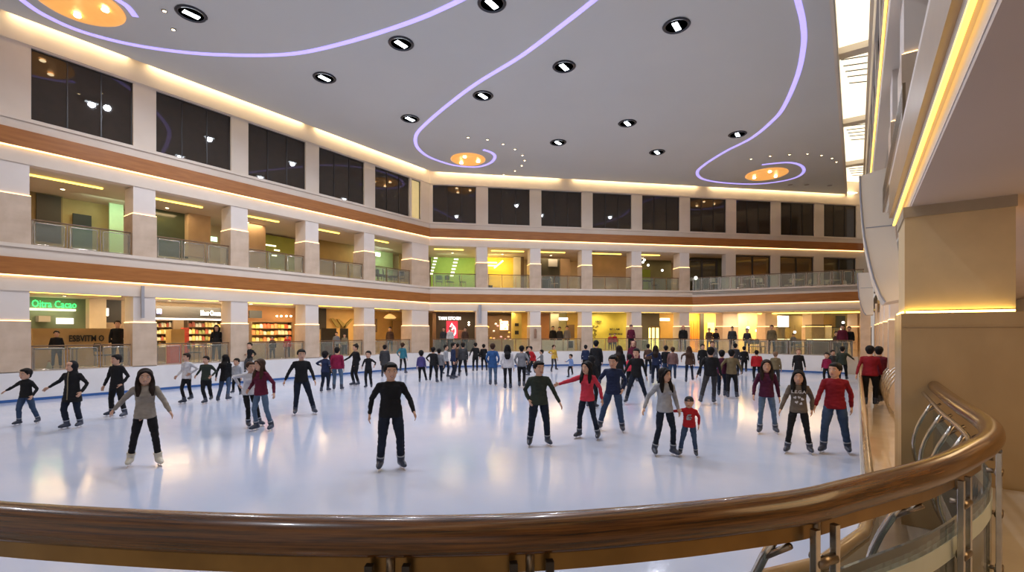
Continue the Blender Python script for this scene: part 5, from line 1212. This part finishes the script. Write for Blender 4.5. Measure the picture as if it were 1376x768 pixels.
for i, x in enumerate((510, 528)): table(FL, s_at(FL, x, 2.4), 2.4, Z2, 'dark table in the fifth gallery bay, %s' % ['left', 'right'][i], 'gallery tables')
for i, x in enumerate((509, 520, 541)): chair(FL, s_at(FL, x, .9), .9, Z2, i, 'dark chair in the fifth gallery bay, %s from the left' % ordw[i], 'gallery chairs')
# back wall, gallery
wallp(em('green_room', (.30, .46, .10), .35), FC, 579, 640, 340, 392, 5.2)
for i in range(6):
    for j, xb in enumerate((583, 611)):
        x = xb - (i * 1.0); y = 346.5 + 4.2 * i if j == 0 else 348 + 4.4 * i
        d_ = 1.6 + .6 * i; slab('ceiling_panel_light', em('panel_white', (1, .97, .85), 1.1), FC, x - 1 + (0 if j else 1), x + 5 - .3 * i, y - .9, y + .9, d_, .08, 'white ceiling panel light in the green room, %s of the %s row' % (ordw[i], ['left', 'right'][j]), 'lamp', 'panel lights in the green room')
for i, x in enumerate((590, 604, 622)): chair(FC, s_at(FC, x, 1.0), 1.0, Z2, i * .7, 'green grey chair in the green room, %s from the left' % ordw[i], 'chairs in the green room', shopmat((.1, .18, .08), 'chair_green'))
wallp(em('yellow_lit_wall', (.95, .62, .06), .7), FC, 650, 691, 340, 392, 4.6); wallp(cre, FC, 690, 702, 345, 392, 4.0); wallp(brn, FC, 700, 704, 345, 392, 3.0, .1)
for i, y in enumerate((352.5, 356.5)): slab('light_bar', em('bar_yellow', (1, .9, .4), 2.5), FC, 653, 668, y - .7, y + .7, 3.6, .1, 'bright yellow light bar on the yellow wall, %s' % ['upper', 'lower'][i], 'lamp', 'light bars on the yellow wall')
m = MB(); s0, s1, z0, z1 = fit(FC, 664, 676, 350, 360, 3.2); m.tube([FC(s0, 3.2, z0), FC(s1, 3.2, z1)], .06, 6); tag(m.build('slanting_light', em('bar_yellow', (1, .9, .4), 2.5), smooth=True), 'slanting light bar before the yellow wall', 'lamp')
slab('bench', drk, FC, 653, 662, 383, 388, 1.2, .5, 'low dark bench before the yellow wall', 'bench', base=Z2)
wallp(shopmat((.05, .05, .035), 'screen_dark'), FC, 724, 752, 347, 392, 3.2); slab('projection_screen', em('screen_grey', (.35, .36, .38), .5), FC, 737, 749, 348, 358, 3.1, .05, 'grey glowing screen in the dark gallery room', 'screen')
wallp(tan, FC, 753, 766, 347, 392, 3.4); table(FC, s_at(FC, 732, 1.0), 1.0, Z2, 'dark table in the dark gallery room', 'gallery tables'); chair(FC, s_at(FC, 745, .9), .9, Z2, 1, 'pale chair in the dark gallery room', 'gallery chairs', cre)
wallp(shopmat((.62, .42, .22), 'wall_plywood'), FC, 792, 849, 343, 392, 2.6)
wallp(shopmat((.14, .14, .07), 'bar_dark'), FC, 860, 902, 346, 392, 4.0); wallp(shopmat((.25, .32, .03), 'bar_green'), FC, 861, 874, 362, 392, 2.8, .1)
for i, (x, y) in enumerate(((864, 352), (871, 356), (890, 363), (866, 349))):
    s = s_at(FC, x, 2.2); o = MB(); o.ell((0, 0, 0), (.09, .09, .09), 8, 6); q = o.build('globe_lamp', wht); q.location = FC(s, 2.2, CAM_Z + (445 - y) * dep(FC, s, 2.2) / 650); tag(q, 'small round lamp in the dark green bar on the gallery, %s from the left' % ordw[i], 'lamp', 'lamps in the gallery bar')
table(FC, s_at(FC, 868, .9), .9, Z2, 'dark table in the gallery bar', 'gallery tables'); chair(FC, s_at(FC, 880, .9), .9, Z2, 1, 'dark chair in the gallery bar', 'gallery chairs')
# terrace
for i, x in enumerate((960, 998, 1022, 1060, 1084, 1108, 1140)):
    chair(FC, s_at(FC, x, -.6), -.6, Z2, 1.1 * i, 'pale chair on the terrace, %s from the left' % ordw[i], 'terrace chairs', cre)
for i, x in enumerate((1010, 1070, 1118)): table(FC, s_at(FC, x, -1.6), -1.6, Z2, 'table on the terrace, %s from the left' % ordw[i], 'terrace tables', cre)
e = empty('globe_lamp'); FC.place(e, s_at(FC, 935, .35), .35, Z2); m = MB(); m.lathe([(.12, 0), (.03, .05), (.03, .8)], n=10); m.build('stand', cre, e); m = MB(); m.ell((0, 0, .92), (.13, .13, .13), 10, 7); m.build('globe', wht, e, True); tag(e, 'standing globe lamp at the left end of the terrace', 'lamp')
dr = empty('door', FC(18.9, .6, Z2), R(45)); m = MB(); m.box(-1.2, -1.08, 0, .1, 0, 2.3); m.box(1.08, 1.2, 0, .1, 0, 2.3); m.box(-.06, .06, 0, .1, 0, 2.3); m.box(-1.2, 1.2, 0, .1, 2.2, 2.3); m.build('frame', dark, dr); m = MB(); m.box(-1.08, 1.08, .04, .06, 0, 2.2); m.build('pane', amber, dr); tag(dr, 'dark framed glass door at the left end of the terrace', 'door')
wallp(shopmat((.05, .06, .03), 'door_dark'), FC, 928, 975, 340, 392, 2.2)
# banner poles and cameras on the fascia
for i, (F_, x, y0, y1) in enumerate(((FL, 192, 384, 427), (FC, 645, 409, 434))):
    s0, s1, z0, z1 = fit(F_, x - 2, x + 2, y0, y1, -.1); m = MB(); m.box(s0, s1, -.12, -.04, z0, z1, F_); tag(m.build('speaker_bar', mat('bar_grey', (.36, .35, .37), .5)), 'slim grey vertical bar hanging below the lower wood band, %s' % ['over the first full column', 'right of the red shop sign'][i], 'speaker', 'grey vertical bars')
e = empty('fire_bell', FC(s_at(FC, 719, -.03), -.12, 2.25)); m = MB(); m.box(-.07, .07, -.05, .05, -.45, .05); m.ell((0, 0, .1), (.09, .07, .09), 8, 6); m.build('body', shopmat((.3, .18, .12), 'bell_brown'), e); tag(e, 'small brown wall fitting on the second column right of the corner', 'wall fitting')
# added fill lights without fixtures for shelves and rooms, turned toward the rear walls
for F_, x, d, z, pw, c_ in ((FL, 220, 2.6, 3.5, 30, (1, .85, .6)), (FL, 275, 2.6, 3.5, 45, (1, .85, .6)), (FL, 365, 2.3, 3.5, 55, (1, .8, .5)), (FC, 607, 3.2, 7.6, 30, (.8, 1, .6)), (FC, 670, 3.0, 7.6, 45, (1, .85, .4)),
                           (FL, 156, 3.0, 7.6, 18, (.75, 1, .7)), (FL, 514, 3.2, 7.6, 30, (.8, 1, .7)), (FC, 932, 2.4, 3.5, 45, (1, .7, .3)), (FC, 954, 2.6, 3.5, 45, (1, .8, .4)), (FC, 1008, 2.0, 3.5, 50, (1, .85, .5))):
    room_fill(F_, x, d, z, pw, c_, tiltd=R(38))
